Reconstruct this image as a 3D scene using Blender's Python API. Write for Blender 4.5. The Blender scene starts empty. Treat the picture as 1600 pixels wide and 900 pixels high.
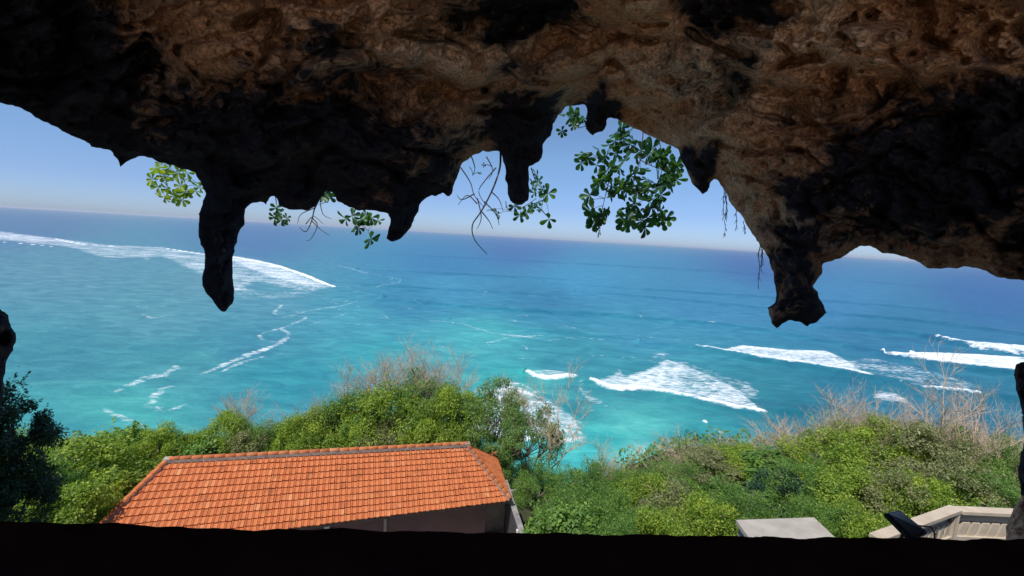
import bpy, math, random
import numpy as np
from mathutils import Vector, Matrix, Euler

# ------------------------------------------------------------------ camera, light, exposure
S = bpy.context.scene
CAMZ = 55.0                                   # metres above the sea
FPX = 720.0
RHO, PIT = math.radians(3.4), math.radians(6.45)
F = np.array([0, math.cos(PIT), -math.sin(PIT)])
R0 = np.array([1.0, 0, 0]); U0 = np.array([0, math.sin(PIT), math.cos(PIT)])
R = math.cos(RHO)*R0 + math.sin(RHO)*U0
U = math.cos(RHO)*U0 - math.sin(RHO)*R0
C0 = np.array([0, 0, CAMZ])
def dv(px, py): return F + (px-800)/FPX*R - (py-450)/FPX*U
def atd(px, py, Z): return dv(px, py)*Z + C0
def atz(px, py, z):                            # point at height z (relative to the camera)
    v = dv(px, py); return v*(z/v[2]) + C0
def rel(x, y, z): return np.array([x, y, z+CAMZ])

cam = bpy.data.cameras.new('camera'); co = bpy.data.objects.new('camera', cam)
S.collection.objects.link(co); S.camera = co
cam.sensor_width = 36; cam.lens = 36*FPX/1600; cam.clip_start = 0.05; cam.clip_end = 200000
co.matrix_world = Matrix(((R[0], U[0], -F[0], 0), (R[1], U[1], -F[1], 0), (R[2], U[2], -F[2], CAMZ), (0, 0, 0, 1)))

SUN_EL, SUN_AZ = math.radians(60), math.radians(216)     # azimuth clockwise from +Y (behind, to the left)
W = bpy.data.worlds.new("World"); S.world = W; W.use_nodes = True
nt = W.node_tree; bg = nt.nodes['Background']; bg.inputs[1].default_value = 0.14
sk = nt.nodes.new('ShaderNodeTexSky'); sk.sky_type = 'NISHITA'; sk.sun_disc = False
sk.sun_elevation = SUN_EL; sk.sun_rotation = SUN_AZ; sk.altitude = 0
sk.air_density = 0.5; sk.dust_density = 0.5; sk.ozone_density = 4.2
tn = nt.nodes.new('ShaderNodeMix'); tn.data_type = 'RGBA'; tn.blend_type = 'MULTIPLY'; tn.inputs[0].default_value = 1
tn.inputs[7].default_value = (.98, .96, .96, 1)
nt.links.new(sk.outputs[0], tn.inputs[6])
# the bright band near the horizon is dulled by thick sea air
tc = nt.nodes.new('ShaderNodeTexCoord'); sx = nt.nodes.new('ShaderNodeSeparateXYZ'); nt.links.new(tc.outputs['Generated'], sx.inputs[0])
cr_ = nt.nodes.new('ShaderNodeValToRGB'); nt.links.new(sx.outputs['Z'], cr_.inputs[0])
e_ = cr_.color_ramp.elements; e_[0].position = 0.0; e_[0].color = (.52, .54, .60, 1); e_[1].position = 1.0; e_[1].color = (1.1, 1.1, 1.1, 1)
for p_, c_ in ((.06, (.54, .56, .62, 1)), (.16, (.70, .76, .72, 1)), (.28, (.78, .80, .76, 1)), (.5, (1.1, 1.1, 1.1, 1))):
    q_ = e_.new(p_); q_.color = c_
t2 = nt.nodes.new('ShaderNodeMix'); t2.data_type = 'RGBA'; t2.blend_type = 'MULTIPLY'; t2.inputs[0].default_value = 1
nt.links.new(tn.outputs[2], t2.inputs[6]); nt.links.new(cr_.outputs[0], t2.inputs[7]); nt.links.new(t2.outputs[2], bg.inputs[0])
sl = bpy.data.lights.new('sun', 'SUN'); sl.energy = 3.0; sl.angle = math.radians(0.53); sl.color = (1, 0.955, 0.88)
so = bpy.data.objects.new('sun', sl); S.collection.objects.link(so)
sd_ = Vector((math.sin(SUN_AZ)*math.cos(SUN_EL), math.cos(SUN_AZ)*math.cos(SUN_EL), math.sin(SUN_EL)))
so.rotation_euler = sd_.to_track_quat('Z', 'Y').to_euler(); so.location = (0, -20, 120)
S.view_settings.view_transform = 'Standard'; S.view_settings.look = 'None'
S.view_settings.gamma = 1; S.view_settings.exposure = 0.70
S.view_settings.use_curve_mapping = False
S.cycles.max_bounces = 8; S.cycles.transparent_max_bounces = 8

rng = np.random.default_rng(7); random.seed(7)
COL = S.collection

# ------------------------------------------------------------------ helpers
def lin(r, g, b):
    c = np.array([r, g, b])/255.0
    return tuple(np.where(c <= .04045, c/12.92, ((c+.055)/1.055)**2.4))

def tag(o, label=None, cat=None, group=None, kind=None):
    if label: o['label'] = label
    if cat: o['category'] = cat
    if group: o['group'] = group
    if kind: o['kind'] = kind
    return o

def empty(name, loc, label=None, cat=None, group=None, rz=0):
    o = bpy.data.objects.new(name, None); COL.objects.link(o)
    o.location = tuple(float(a) for a in loc); o.rotation_euler = (0, 0, rz); o.empty_display_size = .3
    return tag(o, label, cat, group)

def mesh_np(name, V, Q=None, T=None, mats=None, smooth=False):
    """numpy mesh: V (n,3), Q (m,4) quads, T (k,3) tris"""
    me = bpy.data.meshes.new(name)
    V = np.asarray(V, dtype=np.float32)
    me.vertices.add(len(V)); me.vertices.foreach_set('co', V.ravel())
    loops = []; starts = []; tot = []
    n = 0
    if Q is not None and len(Q):
        Q = np.asarray(Q, dtype=np.int32); loops.append(Q.ravel()); starts.append(np.arange(len(Q))*4); n = Q.size
    if T is not None and len(T):
        T = np.asarray(T, dtype=np.int32); loops.append(T.ravel()); starts.append(n+np.arange(len(T))*3)
    L = np.concatenate(loops).astype(np.int32); St = np.concatenate(starts).astype(np.int32)
    me.loops.add(len(L)); me.loops.foreach_set('vertex_index', L)
    me.polygons.add(len(St)); me.polygons.foreach_set('loop_start', St)
    me.update(calc_edges=True); me.validate()
    if smooth: me.polygons.foreach_set('use_smooth', np.ones(len(me.polygons), dtype=bool))
    if mats: me.materials.append(mats)
    return me

def fattr(me, name, vals):
    a = me.attributes.new(name, 'FLOAT', 'POINT'); a.data.foreach_set('value', np.asarray(vals, dtype=np.float32))
def cattr(me, name, vals):
    a = me.attributes.new(name, 'FLOAT_COLOR', 'POINT')
    v = np.ones((len(vals), 4), dtype=np.float32); v[:, :3] = vals
    a.data.foreach_set('color', v.ravel())

def link(name, me, parent=None):
    o = bpy.data.objects.new(name, me); COL.objects.link(o)
    if parent: o.parent = parent
    return o

class MB:
    """mesh collector"""
    def __init__(s): s.v = []; s.f = []; s.a = []
    def add(s, vs, fs, a=0.5):
        n = len(s.v); s.v += [tuple(map(float, p)) for p in vs]; s.f += [tuple(n+i for i in q) for q in fs]; s.a += [a]*len(vs)
    def hexa(s, p, a=0.5):   # 8 points: bottom 4 (ccw), top 4
        s.add(p, [(3, 2, 1, 0), (4, 5, 6, 7), (0, 1, 5, 4), (1, 2, 6, 5), (2, 3, 7, 6), (3, 0, 4, 7)], a)
    def box(s, c, h, rz=0, a=0.5, tilt=None):
        M = Matrix.Rotation(rz, 3, 'Z')
        if tilt is not None: M = tilt
        p = []
        for z in (-1, 1):
            for x, y in ((-1, -1), (1, -1), (1, 1), (-1, 1)):
                q = M @ Vector((x*h[0], y*h[1], z*h[2])); p.append((c[0]+q.x, c[1]+q.y, c[2]+q.z))
        s.hexa(p, a)
    def tube(s, pts, rad, n=6, a=0.5, cap=True):
        pts = [Vector(p) for p in pts]; rings = []
        up = Vector((0.13, 0.31, 0.94))
        for i, p in enumerate(pts):
            t = (pts[min(i+1, len(pts)-1)]-pts[max(i-1, 0)]).normalized()
            x = t.cross(up)
            if x.length < 1e-3: x = t.cross(Vector((1, 0, 0)))
            x.normalize(); y = t.cross(x)
            r = rad[i] if hasattr(rad, '__len__') else rad
            rings.append([p+(x*math.cos(k*2*math.pi/n)+y*math.sin(k*2*math.pi/n))*r for k in range(n)])
        vs = [q for ring in rings for q in ring]; fs = []
        for i in range(len(pts)-1):
            for k in range(n):
                fs.append((i*n+k, i*n+(k+1) % n, (i+1)*n+(k+1) % n, (i+1)*n+k))
        if cap:
            fs.append(tuple(range(n))[::-1]); fs.append(tuple((len(pts)-1)*n+k for k in range(n)))
        s.add(vs, fs, a)
    def build(s, name, mat, parent=None, smooth=False, bevel=0, org=None):
        me = bpy.data.meshes.new(name)
        v = s.v if org is None else [(p[0]-org[0], p[1]-org[1], p[2]-org[2]) for p in s.v]
        me.from_pydata(v, [], s.f); me.update()
        a = me.attributes.new('rnd', 'FLOAT', 'POINT'); a.data.foreach_set('value', np.array(s.a, dtype=np.float32))
        if mat: me.materials.append(mat)
        if smooth: me.polygons.foreach_set('use_smooth', [True]*len(me.polygons))
        o = link(name, me, parent)
        if bevel:
            m = o.modifiers.new('b', 'BEVEL'); m.width = bevel; m.segments = 2; m.limit_method = 'ANGLE'
        return o

# ------------------------------------------------------------------ numpy noise
_P = rng.permutation(512).astype(np.int32)
def _hash(i, j, k): return _P[(_P[(_P[i & 511]+j) & 511]+k) & 511]
_G = rng.normal(size=(512, 3)).astype(np.float32); _G /= np.linalg.norm(_G, axis=1)[:, None]
def perlin(x, y, z):
    xi = np.floor(x).astype(np.int32); yi = np.floor(y).astype(np.int32); zi = np.floor(z).astype(np.int32)
    fx = (x-xi).astype(np.float32); fy = (y-yi).astype(np.float32); fz = (z-zi).astype(np.float32)
    u = fx*fx*fx*(fx*(fx*6-15)+10); v = fy*fy*fy*(fy*(fy*6-15)+10); w = fz*fz*fz*(fz*(fz*6-15)+10)
    r = 0
    for a in (0, 1):
        for b in (0, 1):
            for c in (0, 1):
                g = _G[_hash(xi+a, yi+b, zi+c)]
                d = g[..., 0]*(fx-a)+g[..., 1]*(fy-b)+g[..., 2]*(fz-c)
                r = r+d*(u if a else 1-u)*(v if b else 1-v)*(w if c else 1-w)
    return r*1.5
def fbm(x, y, z, o=3, ridged=False):
    r = 0; a = 1
    for i in range(o):
        n = perlin(x, y, z)
        if ridged: n = 1-2*np.abs(n)
        r = r+a*n; a *= .5; x = x*2.03+7.1; y = y*2.03+3.7; z = z*2.03+1.3
    return r
def sstep(a, b, x):
    t = np.clip((x-a)/(b-a), 0, 1); return t*t*(3-2*t)

# ------------------------------------------------------------------ node materials
def nmat(name):
    m = bpy.data.materials.new(name); m.use_nodes = True
    return m, m.node_tree, m.node_tree.nodes['Principled BSDF']
def N(nt, typ, **kw):
    n = nt.nodes.new(typ)
    for k, v in kw.items():
        if k.startswith('i_'): n.inputs[k[2:]].default_value = v
        else: setattr(n, k, v)
    return n
def ramp(nt, fac, stops):
    n = nt.nodes.new('ShaderNodeValToRGB'); e = n.color_ramp.elements
    while len(e) < len(stops): e.new(0.5)
    for el, (p, c) in zip(e, stops): el.position = p; el.color = (*c, 1)
    nt.links.new(fac, n.inputs[0]); return n.outputs[0]
def noise(nt, scale, detail=4, rough=.55, vec=None, dist=0):
    n = N(nt, 'ShaderNodeTexNoise'); n.inputs['Scale'].default_value = scale; n.inputs['Detail'].default_value = detail
    n.inputs['Roughness'].default_value = rough; n.inputs['Distortion'].default_value = dist
    if vec is not None: nt.links.new(vec, n.inputs['Vector'])
    return n.outputs['Fac']
def bump(nt, h, strength, dist, normal=None):
    b = N(nt, 'ShaderNodeBump'); b.inputs['Strength'].default_value = strength; b.inputs['Distance'].default_value = dist
    nt.links.new(h, b.inputs['Height'])
    if normal is not None: nt.links.new(normal, b.inputs['Normal'])
    return b.outputs[0]
def objco(nt): return N(nt, 'ShaderNodeTexCoord').outputs['Object']
def geopos(nt): return N(nt, 'ShaderNodeNewGeometry').outputs['Position']
def attr(nt, name, out='Fac'):
    a = N(nt, 'ShaderNodeAttribute'); a.attribute_name = name; return a.outputs[out]
def mix(nt, fac, a, b, mode='MIX'):
    m = N(nt, 'ShaderNodeMix', data_type='RGBA', blend_type=mode)
    for s, i in ((fac, 0), (a, 6), (b, 7)):
        if hasattr(s, 'node'): nt.links.new(s, m.inputs[i])
        elif i == 0: m.inputs[0].default_value = s
        else: m.inputs[i].default_value = (*s, 1)
    return m.outputs[2]
def math_(nt, op, a, b=None, clamp=False):
    m = N(nt, 'ShaderNodeMath', operation=op); m.use_clamp = clamp
    for s, i in ((a, 0), (b, 1)):
        if s is None: continue
        if hasattr(s, 'node'): nt.links.new(s, m.inputs[i])
        else: m.inputs[i].default_value = s
    return m.outputs[0]
def maprange(nt, v, a, b, c=0., d=1.):
    m = N(nt, 'ShaderNodeMapRange'); nt.links.new(v, m.inputs[0])
    for i, x in enumerate((a, b, c, d)): m.inputs[i+1].default_value = x
    return m.outputs[0]

def rough_mat(name, c1, c2, scale=3, rough=.85, bs=.4, bd=.02, spec=.3, bscale=None):
    m, t, p = nmat(name); v = geopos(t)
    n = noise(t, scale, 6, .6, v)
    t.links.new(ramp(t, n, [(.3, c1), (.7, c2)]), p.inputs['Base Color'])
    p.inputs['Roughness'].default_value = rough; p.inputs['Specular IOR Level'].default_value = spec
    t.links.new(bump(t, noise(t, bscale or scale*8, 6, .65, v), bs, bd), p.inputs['Normal'])
    return m

# rock: brown limestone with cave shade painted in dark blotches, and pits
def make_rock():
    m, t, p = nmat('cave_limestone'); v = geopos(t)
    n1 = noise(t, .9, 3, .5, v); n2 = noise(t, 7, 3, .55, v); n3 = noise(t, 34, 6, .72, v)
    base = ramp(t, n1, [(.36, (.62, .37, .22)), (.52, (.80, .57, .40)), (.66, (.88, .75, .60))])
    col = mix(t, .45, base, ramp(t, n2, [(.36, (.50, .42, .36)), (.60, (1.05, 1.02, 1.0))]), 'MULTIPLY')
    col = mix(t, .8, col, ramp(t, n3, [(.40, (.30, .27, .25)), (.54, (1.06, 1.06, 1.05))]), 'MULTIPLY')
    st = math_(t, 'ADD', attr(t, 'painted_shade'), math_(t, 'ADD', math_(t, 'MULTIPLY', math_(t, 'SUBTRACT', n2, .5), 1.5), math_(t, 'MULTIPLY', math_(t, 'SUBTRACT', n1, .5), 2.2)))
    dark = ramp(t, n3, [(.3, (.012, .014, .026)), (.7, (.050, .050, .062))])  # tone of the painted shade, near black with a blue cast
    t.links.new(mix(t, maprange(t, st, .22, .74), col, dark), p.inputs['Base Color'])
    p.inputs['Roughness'].default_value = .95; p.inputs['Specular IOR Level'].default_value = .1
    vor = N(t, 'ShaderNodeTexVoronoi', feature='F1'); vor.inputs['Scale'].default_value = 16; t.links.new(v, vor.inputs['Vector'])
    b1 = bump(t, maprange(t, vor.outputs['Distance'], .1, .45), .6, .04)
    t.links.new(bump(t, n3, .8, .02, b1), p.inputs['Normal'])
    return m
ROCK = make_rock()
INNER = rough_mat('cave_inner_rock', (.14, .10, .075), (.26, .19, .14), 1.5, .95, .8, .1)
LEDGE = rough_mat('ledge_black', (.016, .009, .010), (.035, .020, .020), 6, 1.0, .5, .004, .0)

# ------------------------------------------------------------------ surface nets
def surface_nets(f, level=0.0):
    nx, ny, nz = f.shape; s = f > level
    act = np.zeros((nx-1, ny-1, nz-1), bool)
    cnt = np.zeros(act.shape, np.int8)
    sl_ = lambda a, n: slice(a, n-1+a)
    for a in (0, 1):
        for b in (0, 1):
            for c in (0, 1): cnt += s[sl_(a, nx), sl_(b, ny), sl_(c, nz)]
    act = (cnt > 0) & (cnt < 8)
    I, J, K = np.nonzero(act); n = len(I)
    idx = np.full(act.shape, -1, np.int32); idx[I, J, K] = np.arange(n)
    acc = np.zeros((n, 3)); num = np.zeros(n)
    corners = [(a, b, c) for a in (0, 1) for b in (0, 1) for c in (0, 1)]
    vals = {c: f[I+c[0], J+c[1], K+c[2]] for c in corners}
    for c in corners:
        for ax in range(3):
            if c[ax] == 0:
                e = list(c); e[ax] = 1; e = tuple(e)
                A, B = vals[c], vals[e]; m = (A > level) != (B > level)
                t = np.where(m, (level-A)/np.where(m, B-A, 1), 0)
                P = np.tile(np.array(c, float), (n, 1)); P[:, ax] += t
                acc += np.where(m[:, None], P, 0); num += m
    V = acc/num[:, None]+np.stack([I, J, K], 1)
    quads = []
    for ax in range(3):
        sl0 = [slice(1, -1)]*3; sl0[ax] = slice(0, -1); sl1 = list(sl0); sl1[ax] = slice(1, None)
        A = s[tuple(sl0)]; B = s[tuple(sl1)]
        for sgn, m in ((1, A & ~B), (-1, ~A & B)):
            i, j, k = np.nonzero(m); o = np.stack([i, j, k], 1)
            for q in range(3):
                if q != ax: o[:, q] += 1
            b_, c_ = [(1, 2), (2, 0), (0, 1)][ax]
            def at(db, dc):
                w = o.copy(); w[:, b_] -= db; w[:, c_] -= dc; return idx[w[:, 0], w[:, 1], w[:, 2]]
            q = np.stack([at(1, 1), at(0, 1), at(0, 0), at(1, 0)], 1)
            if sgn < 0: q = q[:, ::-1]
            quads.append(q)
    Q = np.concatenate(quads); Q = Q[(Q >= 0).all(1)]
    return V, Q

def poly_sd(poly, X, Y):
    """signed distance, positive inside"""
    P = np.array(poly, float); d = np.full(X.shape, 1e9); ins = np.zeros(X.shape, bool)
    for i in range(len(P)):
        a = P[i]; b = P[(i+1) % len(P)]; e = b-a; L = e@e
        if L == 0: continue
        t = np.clip(((X-a[0])*e[0]+(Y-a[1])*e[1])/L, 0, 1)
        d = np.minimum(d, (X-a[0]-t*e[0])**2+(Y-a[1]-t*e[1])**2)
        c = ((a[1] > Y) != (b[1] > Y))
        if c.any():
            xx = a[0]+(Y-a[1])/(e[1] if e[1] else 1e-9)*e[0]; ins ^= c & (X < xx)
    d = np.sqrt(d); return np.where(ins, d, -d)

LIP = [(-260, 60), (0, 163), (18, 165), (60, 185), (110, 212), (150, 230), (172, 236), (176, 243), (182, 252), (188, 263), (197, 254), (212, 247),
 (225, 245), (240, 252), (262, 258), (285, 266), (303, 270), (312, 285), (320, 302), (308, 338), (308, 369), (319, 394), (317, 419), (314, 438),
 (320, 460), (340, 483), (351, 491), (359, 483), (369, 469), (366, 450), (364, 407), (372, 375), (382, 351), (385, 327), (394, 319), (416, 315),
 (424, 308), (431, 308), (435, 322), (456, 330), (481, 332), (494, 323), (501, 310), (511, 298), (520, 304), (526, 315), (543, 324), (562, 329),
 (587, 330), (607, 335), (609, 345), (603, 373), (612, 381), (627, 375), (643, 357), (653, 334), (659, 314), (673, 306), (694, 302), (701, 308),
 (708, 302), (714, 281), (723, 256), (740, 245), (755, 236), (781, 238), (785, 245), (788, 267), (787, 281), (792, 306), (797, 318), (801, 321),
 (815, 321), (829, 312), (829, 277), (829, 263), (842, 256), (849, 245), (852, 220), (861, 213), (865, 196), (872, 181), (883, 169), (904, 167),
 (915, 165), (915, 185), (913, 201), (923, 217), (932, 210), (947, 203), (950, 186), (964, 188), (982, 199), (1007, 210), (1028, 220), (1050, 230),
 (1060, 241), (1070, 267), (1083, 288), (1097, 306), (1107, 300), (1109, 288), (1116, 279), (1123, 284), (1132, 302), (1143, 321), (1164, 350),
 (1182, 378), (1200, 403), (1209, 431), (1211, 472), (1199, 481), (1205, 506), (1213, 514), (1221, 506), (1234, 501), (1255, 506), (1262, 517),
 (1267, 507), (1278, 506), (1291, 488), (1287, 471), (1271, 446), (1285, 428), (1285, 413), (1303, 407), (1317, 405), (1331, 393), (1346, 384),
 (1360, 385), (1378, 395), (1402, 400), (1435, 409), (1449, 423), (1470, 421), (1495, 423), (1506, 417), (1538, 423), (1556, 432), (1580, 437),
 (1600, 440), (1700, 465), (1880, 520), (1880, -300), (-260, -300)]
# camera-space control points of the rock's distance (u, v, metres)
ZC = [(-240, 60, 4.3), (0, 150, 4.7), (180, 240, 5.3), (340, 300, 5.6), (345, 470, 5.6), (480, 320, 5.9), (620, 370, 6.2), (640, 300, 6.3), (740, 240, 6.5),
 (810, 310, 6.4), (810, 200, 6.6), (900, 170, 7.4), (930, 200, 6.6), (1000, 200, 7.0), (1100, 290, 6.3), (1150, 330, 6.0), (1240, 480, 5.4), (1240, 410, 5.4), (1350, 380, 5.3),
 (1450, 415, 5.0), (1600, 440, 4.6), (1840, 500, 4.0), (-240, -100, 3.8), (0, 0, 4.4), (200, 100, 4.9), (300, 160, 5.1), (450, 200, 5.3), (600, 220, 5.4),
 (350, 60, 4.5), (500, 60, 4.4), (680, 180, 5.8), (700, 80, 4.8), (850, 100, 5.4), (1000, 100, 5.4), (1150, 180, 5.4), (1250, 300, 5.1), (1200, 60, 4.4),
 (1400, 60, 4.0), (1400, 200, 4.5), (1550, 300, 4.4), (1450, 330, 4.8), (1600, 100, 3.9), (1840, 200, 3.5), (300, -60, 3.7), (700, -40, 3.7), (1000, -40, 3.8), (1300, -60, 3.5),
 (1600, -60, 3.2), (-240, -290, 2.7), (200, -290, 2.7), (700, -290, 2.7), (1200, -290, 2.7), (1600, -290, 2.5), (1860, -290, 2.4)]
# pockets and bulges: u, v, ru, rv, + recess / - bulge in px-equivalents
PK = [(500, 62, 70, 26, 60), (600, 130, 60, 35, 55), (770, 20, 110, 34, 80), (1120, 20, 60, 26, 60), (1150, 90, 40, 60, 45), (1380, 190, 120, 60, 40), (1250, 300, 70, 28, 50),
 (870, 120, 60, 50, -30), (1040, 70, 60, 50, -40), (400, 200, 150, 60, -30), (1300, 70, 110, 36, -35), (700, 190, 60, 50, -25), (1180, 250, 80, 60, -30), (1490, 60, 90, 40, -30),
 (830, 180, 34, 60, -18), (935, 160, 22, 40, -14), (1350, 130, 60, 30, 30), (680, 140, 30, 18, 25), (1080, 170, 25, 14, 25), (960, 95, 18, 12, 25), (1010, 140, 16, 10, 20), (620, 60, 40, 20, -25), (330, 80, 40, 30, -25)]
# cave shade painted dark into the rock colour: u, v, ru, rv, weight
ROCK_SHADE = [(60, 120, 210, 260, 1.2), (-150, 0, 260, 300, 1.2), (440, 250, 270, 140, 1.25), (345, 420, 70, 140, 1.), (580, 150, 75, 50, .7), (500, 62, 70, 28, .8), (790, 12, 140, 45, 1.), (815, 250, 60, 125, 1.25),
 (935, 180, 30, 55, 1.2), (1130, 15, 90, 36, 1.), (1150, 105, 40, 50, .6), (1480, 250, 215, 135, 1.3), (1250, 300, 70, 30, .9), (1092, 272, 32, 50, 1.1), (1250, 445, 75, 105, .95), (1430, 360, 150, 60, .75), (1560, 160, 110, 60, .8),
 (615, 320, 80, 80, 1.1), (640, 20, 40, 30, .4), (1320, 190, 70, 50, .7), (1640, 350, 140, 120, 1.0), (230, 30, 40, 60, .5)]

def frustum_rock(u0, u1, v0, v1, du, dz, sdf, wc, back_cap, w0, w1, seed=0., amp=1.):
    us = np.arange(u0, u1+1, du, dtype=np.float32); vs = np.arange(v0, v1+1, du, dtype=np.float32)
    ws = np.arange(w0, w1, dz/FPX, dtype=np.float32)
    UU, VV = np.meshgrid(us, vs, indexing='ij')
    sd = sdf(UU, VV).astype(np.float32); W0 = wc(UU, VV, sd).astype(np.float32)
    sp = np.maximum(sd, 0)
    h = np.sqrt(sp*(44+sp*.16))/FPX
    h = np.minimum(h, .16)
    # large relief on the front only
    qx = UU+22*fbm(UU/90, VV/70, UU*0+seed+2, 2); qy = VV+18*fbm(UU/90, VV/70, UU*0+seed+12, 2)
    rel_ = (40*fbm(qx/170, qy/105, UU*0+seed, 3, True)+46*fbm(qx/80, qy/44, UU*0+seed+5, 3)+26*(np.abs(perlin(qx/44+3, qy/30, UU*0+seed+9))-.25)-30*sstep(.72, .97, 1-np.abs(perlin(qx/110+7, qy/60, UU*0+seed+15))*2))*sstep(3, 60, sd)*amp
    rel_ += (17*fbm(UU/30, VV/20, UU*0+seed+21, 2)+9*fbm(UU/13, VV/10, UU*0+seed+27, 2))*sstep(2, 16, sd)*amp
    wf = W0-h+(-rel_)/FPX
    wb = W0+np.minimum(h, back_cap)
    f = np.empty((len(us), len(vs), len(ws)), np.float32)
    k = 9.0
    for i, w in enumerate(ws):
        a = (w-wf)*FPX; b = (wb-w)*FPX; m = np.minimum(a, b)
        hh = np.clip(.5+.5*(m-sd)/k, 0, 1)
        f[:, :, i] = m*(1-hh)+sd*hh-k*hh*(1-hh)
    near = np.nonzero(np.abs(f) < 36)
    x = us[near[0]]; y = vs[near[1]]; z = ws[near[2]]*FPX
    sdn = sd[near[0], near[1]]
    big = sstep(6, 40, sdn)
    dn = (16*big)*fbm(x/46, y/34, z/46+seed, 2)+(5.0+5.5*big)*fbm(x/24+9, y/20, z/26, 2)+2.3*perlin(x/10+9, y/10, z/14)-(3+15*big)*sstep(.25, .6, fbm(x/19+31, y/15, z/19, 2))
    f[near] += dn*amp
    V, Q = surface_nets(f)
    uu = u0+V[:, 0]*du; vv = v0+V[:, 1]*du; Z = np.exp(w0+V[:, 2]*dz/FPX)
    P = (F[None]+((uu-800)/FPX)[:, None]*R[None]-((vv-450)/FPX)[:, None]*U[None])*Z[:, None]+C0
    # finer crust along the normal-ish direction in world space
    return P, Q, uu, vv

def wc_main(UU, VV, sd):
    num = 0; den = 0
    for u, v, z in ZC:
        d2 = ((UU-u)/1.0)**2+((VV-v)/.8)**2+900
        w = 1/d2**1.7; num = num+w*math.log(z); den = den+w
    w = num/den
    for u, v, a, b, h in PK:
        g = np.exp(-(((UU-u)/a)**2+((VV-v)/b)**2)**1.5)
        w = w+h/FPX*g
    return w
def painted_shade(uu, vv):
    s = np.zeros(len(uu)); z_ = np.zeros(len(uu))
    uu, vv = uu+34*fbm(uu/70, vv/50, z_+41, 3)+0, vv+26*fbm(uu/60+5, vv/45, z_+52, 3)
    for u, v, a, b, h in ROCK_SHADE:
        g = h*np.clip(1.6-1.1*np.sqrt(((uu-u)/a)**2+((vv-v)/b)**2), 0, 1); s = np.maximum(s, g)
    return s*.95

P, Q, uu, vv = frustum_rock(-260, 1876, -296, 536, 3.5, 5.5, lambda a, b: poly_sd(LIP, a, b), wc_main, .16, math.log(1.9), math.log(9.0))
shade_v = painted_shade(uu, vv)
# stalactites become parts of the rock: face regions by their outline
STAL = [('stalactite', [(296, 300), (400, 300), (400, 500), (296, 500)], 'longest dark stalactite with a pointed blunt tip over the white surf'),
        ('stalactite', [(596, 338), (668, 338), (668, 400), (596, 400)], 'short thick finger of dark rock pointing down beside the leaf rosettes'),
        ('stalactite', [(776, 205), (858, 205), (858, 335), (776, 335)], 'wide dark stalactite with a rounded end in the middle of the opening'),
        ('stalactite', [(905, 170), (955, 170), (955, 225), (905, 225)], 'small hanging stub beside the dense leafy branch'),
        ('stalactite', [(1186, 405), (1300, 412), (1300, 530), (1186, 530)], 'knobbly stalactite ending in two lobes in front of the breaking waves'),
        ('stalactite', [(1068, 262), (1118, 281), (1118, 312), (1068, 312)], None),
        ('stalactite', [(168, 238), (214, 248), (200, 275), (176, 275)], None)]
fc = Q; fu = uu[fc].mean(1); fv = vv[fc].mean(1)
reg = np.zeros(len(fc), int)
for i, (_, pl, _) in enumerate(STAL): reg[poly_sd(pl, fu, fv) > 0] = i+1
full = mesh_np('tmp', P, Q, smooth=True)
nrm = np.empty(len(P)*3, np.float32); full.vertex_normals.foreach_get('vector', nrm); nrm = nrm.reshape(-1, 3)
bpy.data.meshes.remove(full)
# orient outward (the nets' winding is consistent; check against the camera side)
sm = rng.integers(0, len(Q), 4000)
def piece(name, mask, parent):
    q = Q[mask]; used, inv = np.unique(q, return_inverse=True)
    me = mesh_np(name, P[used], inv.reshape(q.shape), mats=ROCK, smooth=True)
    fattr(me, 'painted_shade', shade_v[used])
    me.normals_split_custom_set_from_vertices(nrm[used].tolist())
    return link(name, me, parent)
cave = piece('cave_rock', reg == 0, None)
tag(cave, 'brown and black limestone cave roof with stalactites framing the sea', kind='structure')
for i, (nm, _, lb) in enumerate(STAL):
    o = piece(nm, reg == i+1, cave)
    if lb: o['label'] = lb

# side pillars of the opening at both frame edges
LP = [(-260, 430), (-40, 452), (0, 481), (12, 490), (14, 502), (24, 515), (26, 530), (21, 548), (12, 565), (8, 590), (7, 612), (2, 640), (-2, 680), (-2, 760), (-4, 900), (-260, 900)]
RP = [(1900, 500), (1640, 540), (1600, 562), (1586, 567), (1582, 580), (1586, 598), (1584, 610), (1590, 622), (1595, 645), (1603, 655), (1601, 690), (1592, 712), (1590, 745), (1594, 775),
      (1586, 790), (1577, 803), (1570, 825), (1569, 860), (1560, 910), (1900, 910)]
for nm, pl, bb, zz in (('left_pillar', LP, (-260, 64, 416, 896), 4.2), ('right_pillar', RP, (1540, 1900, 490, 906), 3.6)):
    P2, Q2, u2, v2 = frustum_rock(bb[0], bb[1], bb[2], bb[3], 4, 9, lambda a, b: poly_sd(pl, a, b),
                                  lambda a, b, s: np.full(a.shape, math.log(zz)), .3, math.log(zz)-.5, math.log(zz)+.5, 3.3, .8)
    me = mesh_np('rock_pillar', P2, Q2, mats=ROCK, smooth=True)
    fattr(me, 'painted_shade', np.where(v2 > 775, 0.0, 1.) if nm[0] == 'r' else np.full(len(P2), 1.))  # pillars painted as shaded, the right one's sunlit foot left bare
    o = link('rock_pillar', me, cave)

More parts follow.
